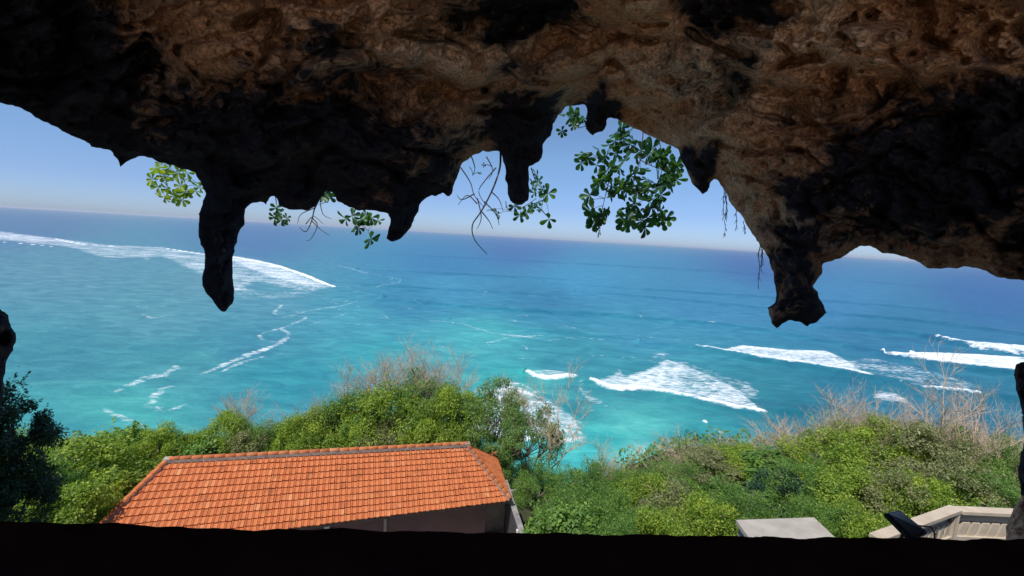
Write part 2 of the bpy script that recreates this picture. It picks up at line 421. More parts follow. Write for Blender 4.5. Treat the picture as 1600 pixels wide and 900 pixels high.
# ------------------------------------------------------------------ unseen cave interior around the camera, left open behind to let light in
def rough_box(mb, c, h, seg, amp, seed):
    """subdivided, noisy block"""
    import itertools
    for ax in range(3):
        b, c_ = [(1, 2), (2, 0), (0, 1)][ax]
        for sg in (-1, 1):
            nb = max(2, int(h[b]*2/seg)); nc = max(2, int(h[c_]*2/seg))
            gb, gc = np.meshgrid(np.linspace(-1, 1, nb+1), np.linspace(-1, 1, nc+1), indexing='ij')
            p = np.zeros((nb+1, nc+1, 3)); p[..., b] = gb*h[b]+c[b]; p[..., c_] = gc*h[c_]+c[c_]; p[..., ax] = c[ax]+sg*h[ax]
            q = p.reshape(-1, 3)
            n = np.stack([fbm(q[:, 0]/1.3+s, q[:, 1]/1.3, q[:, 2]/1.3+seed, 3) for s in (0, 9, 23)], 1)
            q = q+n*amp
            ids = np.arange((nb+1)*(nc+1)).reshape(nb+1, nc+1)
            F_ = np.stack([ids[:-1, :-1], ids[1:, :-1], ids[1:, 1:], ids[:-1, 1:]], -1).reshape(-1, 4)
            if sg < 0: F_ = F_[:, ::-1]
            mb.add(q.tolist(), F_.tolist())
mb = MB()
rough_box(mb, (0, .6, CAMZ+3.0), (6.5, 3.0, .6), .4, .12, 1)           # roof over the viewer, cut short behind to let daylight in
rough_box(mb, (-5.6, -.6, CAMZ+1), (.9, 3.4, 3), .5, .2, 3)
rough_box(mb, (5.6, -.6, CAMZ+1), (.9, 3.4, 3), .5, .2, 4)
mb.build('cave_chamber', INNER, cave, smooth=True)
BOUNCE_FLOOR = rough_mat('bounce_paving', (.60, .45, .31), (.80, .64, .47), 1.2, .9, .4, .01)  # unseen floor, made pale and warm to bounce sun onto the ceiling
mb = MB()
rough_box(mb, (0, -4.9, CAMZ-2.1), (6.2, 5.5, .5), .5, .03, 5)
mb.build('cave_bounce_floor', BOUNCE_FLOOR, cave, smooth=True)
# wedge walls left and right of the opening, outside the frame
for sg, nm in ((-1, 'a'), (1, 'b')):
    mb = MB()
    for k in range(4):
        t = (k+.5)/4; x = sg*(4.6+t*4.6); y = 1.6+t*4.2
        rough_box(mb, (x, y, CAMZ+.5), (1.1, 1.1, 4.2), .5, .2, 6+k)
    mb.build('cave_side_wall', INNER, cave, smooth=True)
# cliff above the opening, out of view, sized for the shadow it casts
mb = MB(); rough_box(mb, (0, 1.2, CAMZ+4.0), (15, 4.0, .9), .5, .35, 20)
mb.build('cliff_top', ROCK, cave, smooth=True)
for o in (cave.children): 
    if 'painted_shade' not in o.data.attributes: fattr(o.data, 'painted_shade', np.full(len(o.data.vertices), .3))
# cliff below
mb = MB(); rough_box(mb, (0, -4.2, CAMZ-9.8), (16, 4.4, 7.6), .8, .3, 21)
mb.build('cliff_foot', INNER, cave, smooth=True)

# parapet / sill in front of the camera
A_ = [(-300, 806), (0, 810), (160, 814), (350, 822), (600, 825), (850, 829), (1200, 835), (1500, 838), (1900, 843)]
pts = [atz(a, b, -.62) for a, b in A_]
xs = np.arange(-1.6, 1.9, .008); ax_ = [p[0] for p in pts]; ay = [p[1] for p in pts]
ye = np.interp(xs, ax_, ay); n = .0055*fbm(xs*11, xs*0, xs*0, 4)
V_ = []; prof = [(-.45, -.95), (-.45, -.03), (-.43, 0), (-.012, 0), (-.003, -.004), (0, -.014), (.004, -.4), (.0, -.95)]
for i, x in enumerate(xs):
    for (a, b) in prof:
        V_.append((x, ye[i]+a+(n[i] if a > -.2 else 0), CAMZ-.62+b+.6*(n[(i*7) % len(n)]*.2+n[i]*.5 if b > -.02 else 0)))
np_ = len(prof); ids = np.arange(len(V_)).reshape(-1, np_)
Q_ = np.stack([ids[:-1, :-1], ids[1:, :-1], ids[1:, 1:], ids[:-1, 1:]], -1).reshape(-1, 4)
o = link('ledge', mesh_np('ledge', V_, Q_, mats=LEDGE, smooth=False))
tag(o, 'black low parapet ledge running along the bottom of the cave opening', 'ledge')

# ------------------------------------------------------------------ sea
ang = np.linspace(math.radians(-64), math.radians(64), 1150)
dep = np.concatenate([np.linspace(math.radians(42), math.radians(1.2), 560), math.radians(1.2)*np.geomspace(1, .12, 34)[1:]])
H = CAMZ
rad = H/np.tan(dep)
AA, RR = np.meshgrid(ang, rad, indexing='ij')
X = RR*np.sin(AA); Y = RR*np.cos(AA)
# image coordinates of each point
def proj(x, y, z):
    v = np.stack([x, y, z-CAMZ], -1); c = v@F
    return 800+FPX*(v@R)/c, 450-FPX*(v@U)/c
PX, PY = proj(X, Y, 0*X)
WC = [(50,345,(82,126,168)),(400,365,(72,122,172)),(800,385,(60,114,172)),(1200,410,(54,106,166)),(1560,450,(48,106,166)),(100,420,(88,148,172)),(250,480,(82,152,172)),
 (100,560,(62,142,162)),(400,540,(62,142,168)),(300,570,(66,150,166)),(200,640,(72,174,178)),(60,650,(70,165,175)),(450,590,(50,148,168)),(560,500,(68,158,182)),(700,410,(54,128,178)),
 (700,450,(62,146,186)),(850,470,(50,128,168)),(900,440,(62,146,190)),(750,530,(74,176,188)),(1000,520,(62,146,180)),(1100,470,(58,136,180)),(1300,470,(58,132,180)),(1400,520,(45,122,162)),
 (900,560,(55,146,166)),(800,600,(58,172,178)),(950,690,(55,178,184)),(1000,660,(84,190,192)),(1080,690,(42,148,162)),(1250,650,(34,118,142)),(1150,620,(42,128,150)),(1500,650,(38,116,146)),
 (1350,610,(40,122,152)),(600,560,(60,165,180)),(960,730,(60,180,188)),(985,712,(96,204,205)),(900,705,(70,190,195)),(640,470,(52,135,172)),(300,440,(88,150,172)),(420,470,(80,150,175)),(900,640,(52,150,165)),(1000,600,(50,140,160))]
num = np.zeros(X.shape+(3,)); den = np.zeros(X.shape)
wx = PX+14*fbm(X/60, Y/60, X*0+2, 2); wy = PY+5*fbm(X/60, Y/60, X*0+8, 2)
for u, v, c in WC:
    w = 1/(((wx-u)/2.2)**2+(wy-v)**2+60)**1.6
    num += w[..., None]*np.array(lin(*c)); den += w
WCOL = num/den[..., None]
# swell lines and broken water in world metres, located on the sea plane
def g2(px, py): p = atz(px, py, -H); return p[:2]
RES = True; FACE = np.zeros(X.shape)
foam = np.zeros(X.shape); Zs = np.zeros(X.shape); streak = np.zeros(X.shape)
wob = 1.0*fbm(X/14, Y/14, X*0+3, 2)
def smooth_px(pts, jit):
    P = np.array(pts, float)
    if len(P) < 3 or not jit: return P
    Q = np.vstack([2*P[0]-P[1], P, 2*P[-1]-P[-2]]); o = []
    for i in range(1, len(Q)-2):
        for t in (0, .25, .5, .75):
            a, b, c, d = Q[i-1:i+3]
            o.append(.5*(2*b+(c-a)*t+(2*a-5*b+4*c-d)*t*t+(3*b-a-3*c+d)*t**3))
    return np.array(o+[P[-1]])
def pline(pts, wob_amp=1.0):
    P = np.array([g2(*p) for p in (smooth_px(pts, 1) if len(pts) < 12 and RES else pts)]); d = np.full(X.shape, 1e9); side = np.zeros(X.shape); tt = np.zeros(X.shape)
    XX = X+wob*wob_amp; YY = Y+wob*wob_amp*.6
    L = np.concatenate([[0], np.cumsum(np.linalg.norm(np.diff(P, axis=0), axis=1))])
    for i in range(len(P)-1):
        a = P[i]; e = P[i+1]-a; l2 = e@e
        t = np.clip(((XX-a[0])*e[0]+(YY-a[1])*e[1])/l2, 0, 1)
        dx = XX-a[0]-t*e[0]; dy = YY-a[1]-t*e[1]; dd = np.hypot(dx, dy); m = dd < d
        sgn = np.sign(e[0]*dy-e[1]*dx)
        side = np.where(m, sgn, side); tt = np.where(m, (L[i]+t*math.sqrt(l2))/L[-1], tt); d = np.where(m, dd, d)
    return d, side, tt
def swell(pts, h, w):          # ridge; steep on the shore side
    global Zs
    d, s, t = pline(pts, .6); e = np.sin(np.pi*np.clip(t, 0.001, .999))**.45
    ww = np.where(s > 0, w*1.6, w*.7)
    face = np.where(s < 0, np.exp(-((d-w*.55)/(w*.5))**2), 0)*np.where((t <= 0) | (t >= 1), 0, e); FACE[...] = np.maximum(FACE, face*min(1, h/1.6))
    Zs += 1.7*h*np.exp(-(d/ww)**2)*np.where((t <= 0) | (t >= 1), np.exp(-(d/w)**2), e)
def foamline(pts, w, k=1.0, tail=0., taper=True, wa=1.):
    global foam
    d, s, t = pline(pts, wa); e = (np.sin(np.pi*np.clip(t, .0001, .9999))**.4) if taper else 1.
    front = k*np.clip(1.25-(d/(w*(.35+.65*e))), 0, 1)
    foam = np.maximum(foam, front)
    if tail:
        b = .62*k*np.clip(1-d/tail, 0, 1)*(s > 0)*e
        foam = np.maximum(foam, b)
def patch(poly, k, soft):
    global foam
    P = [tuple(g2(*p)) for p in poly]
    s = poly_sd(P, X+wob*1.4, Y+wob)
    foam = np.maximum(foam, k*sstep(-soft, soft, s))
# far left reef break
patch([(-200,352),(0,361),(80,371),(170,382),(255,386),(320,398),(400,404),(470,430),(525,449),(470,456),(400,440),(370,462),(318,432),(255,402),(160,403),(100,385),(0,376),(-200,366)], .58, 9)
foamline([(85,373),(130,381),(180,385)], 6, 1.2); foamline([(255,388),(318,397),(360,401),(420,412),(470,428),(522,449)], 5.5, 1.4)
patch([(345,397),(380,401),(440,415),(475,430),(520,449),(470,448),(420,434),(372,415)], .84, 10)
patch([(-200,352),(0,362),(60,369),(100,377),(60,378),(0,374),(-200,364)], .72, 8)
patch([(165,385),(250,390),(320,404),(320,430),(285,412),(250,402),(165,402)], .58, 9)
foamline([(0,378),(40,381),(88,386)], 3, 1.1); foamline([(165,403),(215,404),(250,406)], 3, .9)
patch([(330,440),(420,455),(505,450),(480,464),(400,468),(330,462)], .40, 8)
# current lines with meandering foam
foamline([(440,476),(430,490),(456,493),(478,496),(448,510),(408,521),(412,532),(440,533),(452,523),(440,514)], 1.9, .56, taper=False, wa=.5)
foamline([(448,526),(436,537),(415,545),(385,556),(345,572),(315,585)], 3.0, .56, wa=.5)
foamline([(415,556),(380,566),(350,580)], 2.0, .5); foamline([(520,462),(560,455),(625,440),(600,436)], 1.5, .6)
foamline([(440,497),(490,484),(530,478),(560,470)], 1.6, .62); foamline([(470,455),(520,449),(560,447)], 2, .6); foamline([(480,508),(520,497),(545,488)],1.2,.55)
foamline([(512,411),(545,419),(575,427),(628,438)], 2.0, .72)
foamline([(275,572),(262,585),(232,590),(200,602),(180,612)], 3.2, .55); foamline([(270,604),(255,606),(245,618),(240,630)], 2.8, .5); foamline([(290,632),(260,640),(230,632)], 2.5, .42)
foamline([(160,640),(200,660),(230,676)], 2.0, .55); foamline([(225,490),(240,497),(262,492)],2.5,.55); foamline([(205,478),(240,480),(262,478)],2.5,.5)
foamline([(660,500),(720,506),(770,520),(840,528)], 2.5, .56); foamline([(760,536),(800,527),(850,524)], 2.5, .52); foamline([(855,532),(900,527),(950,532)],2.5,.5)
for _ in range(46):      # small scattered flecks on the reef water
    u = random.uniform(440, 1010); v = random.uniform(455, 560); l = random.uniform(12, 40)
    foamline([(u, v), (u+l*.5, v+random.uniform(-2, 5)), (u+l, v+random.uniform(0, 8))], 1.4, random.uniform(.36, .55), wa=2)
# near breakers
foamline([(823,582),(845,590),(898,593)], 1.8, 1.15); patch([(826,582),(850,579),(885,580),(901,588),(897,594),(846,591)], .72, 1.5)
foamline([(920,600),(960,610),(1010,615),(1060,623),(1120,635),(1165,643),(1197,647)], 1.8, 1.25)
patch([(920,599),(945,590),(968,578),(975,588),(1010,578),(1040,560),(1075,570),(1120,590),(1165,615),(1190,640),(1195,648),(1120,635),(1060,623),(1000,613),(950,609)], .80, 3.2)
patch([(1000,560),(1030,548),(1060,558),(1130,585),(1180,600),(1200,625),(1180,630),(1100,590),(1040,575)], .46, 4)
foamline([(1088,545),(1130,550),(1180,563),(1240,572),(1300,579),(1370,593)], 2.0, 1.3)
patch([(1120,548),(1160,539),(1230,546),(1290,548),(1320,560),(1345,577),(1368,592),(1300,580),(1220,570),(1160,560)], .86, 3)
foamline([(1378,553),(1420,562),(1480,572),(1540,579),(1640,591),(1750,602)], 2.4, 1.3)
patch([(1382,553),(1440,550),(1520,553),(1600,558),(1760,572),(1760,606),(1640,592),(1540,580),(1450,568)], 1.05, 3)
foamline([(1460,531),(1500,540),(1550,546),(1600,553),(1720,563)], 2.8, 1.35); patch([(1462,531),(1500,531),(1600,540),(1720,550),(1720,567),(1600,556),(1520,546)], .95, 2)
patch([(1300,560),(1370,560),(1440,575),(1530,600),(1525,616),(1460,612),(1400,600),(1375,590)], .5, 4)
patch([(1365,608),(1395,614),(1430,632),(1400,630),(1365,622)], .6, 2)
foamline([(1440,608),(1480,612),(1530,618)], 1.6, .9)
foamline([(1036,497),(1075,503),(1120,509)], 1.4, .8, tail=0)
foamline([(1097,658),(1105,661)], .9, 1.0); foamline([(1110,668),(1125,676),(1135,678)], .8, .7)
# broken water behind the sparse tree
patch([(735,640),(760,610),(800,600),(860,625),(900,650),(918,680),(912,691),(880,692),(840,690),(760,690),(725,680)], .78, 2.5)
patch([(730,610),(790,590),(850,610),(800,640)], .5, 3)
foamline([(905,600),(930,625),(960,640)], 4, .42)
foamline([(985,690),(1003,703),(1020,722)], 2.2, .5)
# swells
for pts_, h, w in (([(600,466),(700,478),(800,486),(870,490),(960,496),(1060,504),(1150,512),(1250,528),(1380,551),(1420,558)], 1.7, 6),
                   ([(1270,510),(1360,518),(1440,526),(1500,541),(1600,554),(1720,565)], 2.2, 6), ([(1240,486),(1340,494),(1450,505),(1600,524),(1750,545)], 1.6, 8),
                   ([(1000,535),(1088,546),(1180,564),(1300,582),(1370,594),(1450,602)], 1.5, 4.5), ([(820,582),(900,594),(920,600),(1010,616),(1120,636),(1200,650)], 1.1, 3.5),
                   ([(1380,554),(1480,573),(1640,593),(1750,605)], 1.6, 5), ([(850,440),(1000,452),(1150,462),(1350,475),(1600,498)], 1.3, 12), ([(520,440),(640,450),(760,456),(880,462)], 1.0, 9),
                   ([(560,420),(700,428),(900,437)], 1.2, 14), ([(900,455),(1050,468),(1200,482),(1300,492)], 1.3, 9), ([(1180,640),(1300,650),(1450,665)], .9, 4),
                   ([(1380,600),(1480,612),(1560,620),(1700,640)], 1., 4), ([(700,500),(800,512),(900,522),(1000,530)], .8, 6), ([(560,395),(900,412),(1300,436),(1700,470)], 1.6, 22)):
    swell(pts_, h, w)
# general chop, fading with distance
cr = 1/(1+(RR/500)**2)
Zs += .28*fbm(X/22, Y/13, X*0, 3)*cr+.10*fbm(X/5, Y/3.4, X*0+4, 2)*sstep(420, 150, RR)+.9*fbm(X/160+4, Y/70, X*0+1, 2)*sstep(150, 600, RR)*np.exp(-RR/6000)
Zs += 1.5*np.clip(foam-.55, 0, .6)*sstep(1200, 250, RR)
foam = np.clip(foam, 0, 1.4)
nx_, ny_ = X.shape; ids = np.arange(nx_*ny_).reshape(nx_, ny_)
Qs = np.stack([ids[:-1, :-1], ids[:-1, 1:], ids[1:, 1:], ids[1:, :-1]], -1).reshape(-1, 4)
def make_water():
    m, t, p = nmat('sea_water'); v = geopos(t)
    mp = N(t, 'ShaderNodeMapping'); mp.inputs['Scale'].default_value = (.7, 1.3, 1); mp.inputs['Rotation'].default_value = (0, 0, .12); t.links.new(v, mp.inputs[0])
    a = noise(t, .42, 9, .68, mp.outputs[0], .6); b = noise(t, .06, 5, .6, mp.outputs[0], .3)
    c_ = noise(t, .016, 4, .6, mp.outputs[0])
    nn = math_(t, 'ADD', math_(t, 'ADD', math_(t, 'MULTIPLY', a, .55), math_(t, 'MULTIPLY', b, .33)), math_(t, 'MULTIPLY', c_, .17))
    e = math_(t, 'ADD', attr(t, 'foam'), math_(t, 'MULTIPLY', math_(t, 'SUBTRACT', nn, .525), 3.6))
    fm = maprange(t, e, .42, 1.15)
    fm = math_(t, 'MULTIPLY', fm, maprange(t, attr(t, 'foam'), .1, .35))
    water = attr(t, 'water', 'Color')
    var = ramp(t, noise(t, .09, 7, .65, mp.outputs[0], .8), [(.3, (.66, .78, .84)), (.5, (1, 1, 1)), (.70, (1.6, 1.3, 1.2))])
    water = mix(t, 1.0, water, var, 'MULTIPLY')
    ft = ramp(t, a, [(.3, (.62, .72, .76)), (.6, (.86, .88, .89))])
    b1 = bump(t, noise(t, .35, 8, .62, mp.outputs[0], .3), .6, .9)
    b2 = bump(t, noise(t, 2.0, 5, .6, mp.outputs[0]), .4, .15, b1)
    col = mix(t, fm, water, ft)
    d = N(t, 'ShaderNodeBsdfDiffuse'); t.links.new(col, d.inputs[0]); t.links.new(b2, d.inputs['Normal'])
    g = N(t, 'ShaderNodeBsdfGlossy'); g.inputs['Roughness'].default_value = .3; t.links.new(b2, g.inputs['Normal'])
    lw = N(t, 'ShaderNodeLayerWeight'); lw.inputs[0].default_value = .5; t.links.new(b2, lw.inputs['Normal'])
    fr = maprange(t, lw.outputs['Facing'], .45, 1.0, .02, .16)      # wave slopes keep a rough sea far from mirror like
    fr = math_(t, 'MULTIPLY', fr, maprange(t, fm, 0, 1, 1, .1))
    ms = N(t, 'ShaderNodeMixShader'); t.links.new(fr, ms.inputs[0]); t.links.new(d.outputs[0], ms.inputs[1]); t.links.new(g.outputs[0], ms.inputs[2])
    t.nodes.remove(p); t.links.new(ms.outputs[0], t.nodes['Material Output'].inputs[0])
    return m
WCOL = WCOL*(1-FACE[..., None]*np.array([.45, .28, .26]))      # wave faces painted darker for lost sky reflection and clear water body
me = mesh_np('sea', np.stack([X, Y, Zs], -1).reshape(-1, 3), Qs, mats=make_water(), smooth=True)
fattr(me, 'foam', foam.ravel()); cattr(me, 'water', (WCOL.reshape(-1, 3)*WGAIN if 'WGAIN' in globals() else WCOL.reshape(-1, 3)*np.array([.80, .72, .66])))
tag(link('sea', me), 'blue and turquoise sea with white breakers reaching the horizon', kind='structure')

# ------------------------------------------------------------------ sea air
HZ = bpy.data.materials.new('sea_air'); HZ.use_nodes = True; ht = HZ.node_tree; ht.nodes.remove(ht.nodes['Principled BSDF'])
pv = ht.nodes.new('ShaderNodeVolumePrincipled'); pv.inputs['Color'].default_value = (.80, .87, .98, 1); pv.inputs['Density'].default_value = 5.5e-5
pv.inputs['Anisotropy'].default_value = .1; ht.links.new(pv.outputs[0], ht.nodes['Material Output'].inputs['Volume'])
hb = MB(); hb.box((0, 8000, -3.), (26000, 19500, 64.5)); tag(hb.build('haze', HZ), kind='stuff')

# ------------------------------------------------------------------ terrain
def ground(x, y):
    x = np.asarray(x, float); y = np.asarray(y, float)
    g = -14.6+3.0*sstep(4, 12, x)+.6*sstep(-8, -18, x)
    crest = 25.5+2.5*sstep(-6, -16, -x*0+x)*0
    drop = np.maximum(y-26.5, 0)
    g = g-.95*drop-.03*drop*sstep(0, 20, drop)
    g = g+.25*fbm(x/5, y/5, x*0, 3)
    return np.maximum(g, -62)
gx, gy = np.meshgrid(np.arange(-150, 151, 1.5), np.arange(-20, 110, 1.0), indexing='ij')
gz = ground(gx, gy)+CAMZ
ids = np.arange(gx.size).reshape(gx.shape)
Qg = np.stack([ids[:-1, :-1], ids[1:, :-1], ids[1:, 1:], ids[:-1, 1:]], -1).reshape(-1, 4)
SOIL = rough_mat('hill_soil', (.02, .03, .012), (.06, .06, .03), .8, .95, .6, .1)
tag(link('hillside', mesh_np('hillside', np.stack([gx, gy, gz], -1).reshape(-1, 3), Qg, mats=SOIL, smooth=True)),
    'steep scrub covered hillside falling from the house to the sea', kind='structure')

# ------------------------------------------------------------------ foliage
def leaf_mat(name, c1, c2, c3, trans=.45, rough=.5):
    m, t, p = nmat(name)
    col = ramp(t, attr(t, 'rnd'), [(0, c1), (.55, c2), (1, c3)])
    p.inputs['Roughness'].default_value = rough; p.inputs['Specular IOR Level'].default_value = .35
    t.links.new(col, p.inputs['Base Color'])
    tr = N(t, 'ShaderNodeBsdfTranslucent'); t.links.new(mix(t, 1., col, (1.5, 1.6, .6), 'MULTIPLY'), tr.inputs[0])
    ms = N(t, 'ShaderNodeMixShader'); ms.inputs[0].default_value = trans
    out = t.nodes['Material Output']
    t.links.new(p.outputs[0], ms.inputs[1]); t.links.new(tr.outputs[0], ms.inputs[2]); t.links.new(ms.outputs[0], out.inputs[0])
    return m
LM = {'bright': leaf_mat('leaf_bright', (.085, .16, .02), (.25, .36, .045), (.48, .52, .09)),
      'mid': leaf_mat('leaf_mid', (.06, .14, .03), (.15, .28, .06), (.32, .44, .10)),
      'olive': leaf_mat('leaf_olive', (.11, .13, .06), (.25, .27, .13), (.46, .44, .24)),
      'deep': leaf_mat('leaf_deep', (.012, .04, .025), (.03, .08, .04), (.06, .13, .05), .25),  # shade of the shaded plants put into a dark leaf colour
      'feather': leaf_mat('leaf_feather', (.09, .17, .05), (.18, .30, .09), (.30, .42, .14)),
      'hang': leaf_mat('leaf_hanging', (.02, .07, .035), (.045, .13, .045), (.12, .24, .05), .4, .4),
      'hanglit': leaf_mat('leaf_hanging_lit', (.10, .20, .04), (.20, .32, .05), (.38, .42, .06), .45, .4)}  # same hanging leaves, sunlight painted into a brighter colour
BARK = rough_mat('bark', (.10, .075, .055), (.22, .18, .14), 8, .9, .5, .01)
TWIG = rough_mat('dry_twig', (.34, .25, .17), (.56, .44, .32), 4, .9, .3, .005)

def leaves_np(P, Nn, size, asp=.5, r=None, fold=.25):
    """P centres, Nn normals: folded rhombic leaves, 4 verts / 2 tris"""
    n = len(P); a = r.normal(size=(n, 3)); t = np.cross(Nn, a); t /= np.linalg.norm(t, axis=1)[:, None]+1e-9
    b = np.cross(Nn, t); s = size*(.6+.8*r.random(n))[:, None]
    V = np.stack([P-t*s*.5, P+b*s*asp*.5+Nn*s*fold*.3, P+t*s*.5, P-b*s*asp*.5+Nn*s*fold*.3], 1).reshape(-1, 3)
    i = np.arange(n)[:, None]*4
    T = np.concatenate([i+np.array([[0, 1, 2]]), i+np.array([[0, 2, 3]])])
    return V, T

def crown_mesh(name, kind, nclump, nleaf, leaf, seed, flat=.75, c_r=(.13, .22), fill=.5, asp=.5, up=.5, z0=.45, rad=.5):
    r = np.random.default_rng(seed)
    cs = []
    while len(cs) < nclump:
        p = r.normal(size=3); p /= np.linalg.norm(p)
        if p[2] < -.35: continue
        k = r.uniform(.55, 1.0)**.6
        c = np.array([p[0]*rad*k, p[1]*rad*k, z0+p[2]*(1-z0)*.86*k*(1+.15*r.normal())])
        cs.append((c, r.uniform(*c_r)))
    Ps = []; Ns = []; Rn = []
    for c, cr_ in cs:
        m = int(nleaf/nclump)
        q = r.normal(size=(m, 3)); q /= np.linalg.norm(q, axis=1)[:, None]
        rr_ = r.random(m)**(.33 if fill > .7 else .22)
        lump = 1+.25*np.sin(q[:, 0]*5+c[0]*40)*np.sin(q[:, 1]*6+c[1]*30)
        Ps.append(c+q*(rr_*cr_*lump)[:, None]*np.array([1, 1, flat]))
        nn = q*.6+r.normal(size=(m, 3))*.45+np.array([0, 0, up]); nn /= np.linalg.norm(nn, axis=1)[:, None]
        Ns.append(nn); Rn.append(np.clip(r.normal(.45, .22, m)+r.normal(0, .12), 0, 1))
    for _ in range(70 if nleaf > 10000 else 30):      # leafy shoots breaking the outline
        c, cr_ = cs[r.integers(len(cs))]; q = r.normal(size=3)*np.array([.8, .8, .6])+np.array([0, 0, .7]); q /= np.linalg.norm(q)
        m = 26; tt = r.random(m); L_ = cr_*r.uniform(1.0, 1.75)
        Ps.append(c+q*(tt*L_)[:, None]+r.normal(size=(m, 3))*.011*(1.3-tt)[:, None]); nn = r.normal(size=(m, 3))*.6+np.array([0, 0, .7]); nn /= np.linalg.norm(nn, axis=1)[:, None]
        Ns.append(nn); Rn.append(np.clip(r.normal(.62, .18, m), 0, 1))
    P_ = np.concatenate(Ps); N_ = np.concatenate(Ns); rn = np.concatenate(Rn)
    V, T = leaves_np(P_, N_, leaf, asp, r)
    me = mesh_np(name, V, T=T, mats=LM[kind]); fattr(me, 'rnd', np.repeat(rn, 4))
    return me, cs

def trunk_mesh(name, cs, seed, thick=.022, n=14, mat=None):
    r = random.Random(seed); mb = MB()
    forks = []
    for k in range(4):
        a = k*1.6+r.random(); forks.append(Vector((.12*math.cos(a), .12*math.sin(a), .33+.1*r.random())))
    for fp in forks: mb.tube([(0.02*r.random(), 0, -.35), (fp.x*.25, fp.y*.25, .1), tuple(fp)], [thick, thick*.85, thick*.6], 6)
    for c, cr_ in cs[:n]:
        c = Vector(c); fp = min(forks, key=lambda q: (q-c).length); m = (fp+c)/2+Vector((r.uniform(-.04, .04), r.uniform(-.04, .04), -.02))
        mb.tube([tuple(fp), tuple(m), tuple(c)], [thick*.55, thick*.4, thick*.18], 5, cap=False)
        for _ in range(3):
            e = c+Vector((r.uniform(-1, 1), r.uniform(-1, 1), r.uniform(-.3, 1)))*cr_*.9
            mb.tube([tuple(c), tuple((c+e)/2+Vector((0, 0, .01))), tuple(e)], [thick*.2, thick*.14, thick*.06], 4, cap=False)
    o = mb.build(name, mat or BARK); me = o.data; bpy.data.objects.remove(o); return me

def twig_mesh(name, seed, n=17, depth=3, spread=.8, thick=.011, height=1., tips=True):
    r = random.Random(seed); mb = MB()
    def grow(p, d, L, th, k):
        q = p; pts = [tuple(p)]; dd = d.copy()
        for s in range(3):
            dd = (dd+Vector((r.uniform(-.22, .22), r.uniform(-.22, .22), r.uniform(-.05, .16)))).normalized(); q = q+dd*L/3; pts.append(tuple(q))
        mb.tube(pts, [th, th*.8, th*.6, th*.35], 4 if k else 3, r.random(), cap=False)
        if k > 0:
            for j in range(r.choice((3, 4, 5))):
                s = r.uniform(.35, 1.); i = min(2, int(s*3)); b = Vector(pts[i]).lerp(Vector(pts[i+1]), s*3-i if s < 1 else 1)
                nd = (dd+Vector((r.uniform(-1.1, 1.1), r.uniform(-1.1, 1.1), r.uniform(-.35, .5)))).normalized()
                grow(b, nd, L*r.uniform(.45, .7), th*.55, k-1)
    for i in range(n):
        a = r.uniform(0, 6.28); s = r.uniform(0, spread)
        b = Vector((math.cos(a)*.22*r.random(), math.sin(a)*.22*r.random(), -.3))
        d = Vector((math.cos(a)*s, math.sin(a)*s, 1)).normalized()
        grow(b, d, height*r.uniform(.6, .95), thick*r.uniform(.7, 1.1), depth)
    o = mb.build(name, TWIG); me = o.data; bpy.data.objects.remove(o); return me

PROTO = {}
def proto(kind):
    if kind in PROTO: return PROTO[kind]
    if kind.startswith('bright'):
        s = int(kind[-1]); cm, cs = crown_mesh('crown', 'bright', 50, 20000, .026, 10+s, c_r=(.10, .20), asp=.55); tm = trunk_mesh('trunk', cs, s)
    elif kind.startswith('mid'):
        s = int(kind[-1]); cm, cs = crown_mesh('crown', 'mid', 60, 23000, .022, 20+s, c_r=(.08, .17), asp=.42); tm = trunk_mesh('trunk', cs, s)
    elif kind.startswith('broad'):
        s = int(kind[-1]); cm, cs = crown_mesh('crown', 'mid', 40, 6500, .058, 30+s, c_r=(.10, .20), asp=.6, up=.7); tm = trunk_mesh('trunk', cs, s)
    elif kind.startswith('olive'):
        s = int(kind[-1]); cm, cs = crown_mesh('crown', 'olive', 52, 16000, .026, 40+s, c_r=(.09, .18), asp=.5); tm = trunk_mesh('trunk', cs, s)
    elif kind.startswith('deep'):
        s = int(kind[-1]); cm, cs = crown_mesh('crown', 'deep', 50, 13000, .036, 50+s, c_r=(.08, .17), asp=.42); tm = trunk_mesh('trunk', cs, s)
    elif kind.startswith('feather'):
        s = int(kind[-1]); cm, cs = crown_mesh('crown', 'feather', 84, 15000, .023, 60+s, c_r=(.06, .12), asp=.45, z0=.5, fill=.9, rad=.46); tm = trunk_mesh('trunk', cs, s, .010, 60)
    elif kind.startswith('bare'):
        s = int(kind[-1]); cm = None; tm = twig_mesh('branches', 70+s)
    elif kind.startswith('dead'):
        s = int(kind[-1]); cm = None; tm = twig_mesh('branches', 80+s, n=5, depth=4, spread=.9, thick=.017)
    PROTO[kind] = (tm, cm); return PROTO[kind]

def plant(name, kind, px, py, Z, wid, label, cat, group, rz=None, sink=None):
    """top of the crown at pixel py, depth Z; wid = crown width in metres"""
    top = atd(px, py, Z); g = float(ground(top[0], top[1]))+CAMZ
    h = max(top[2]-g, 1.5)
    tm, cm = proto(kind)
    if kind[:4] in ('bare', 'dead'): h = min(h, wid*1.15); g = top[2]-h
    e = empty(name, (top[0], top[1], g), label, cat, group, rz=random.uniform(0, 6.28) if rz is None else rz)
    sx = wid
    e.scale = (sx, sx, h)
    if kind[:4] not in ('bare', 'dead'):
        # keep crowns from stretching: shift base up if much taller than wide
        hh = min(h, wid*1.25); e.location.z = top[2]-hh; e.scale = (sx, sx, hh)
    link('trunk' if cm else 'branches', tm, e)
    if cm: link('crown', cm, e)
    return e

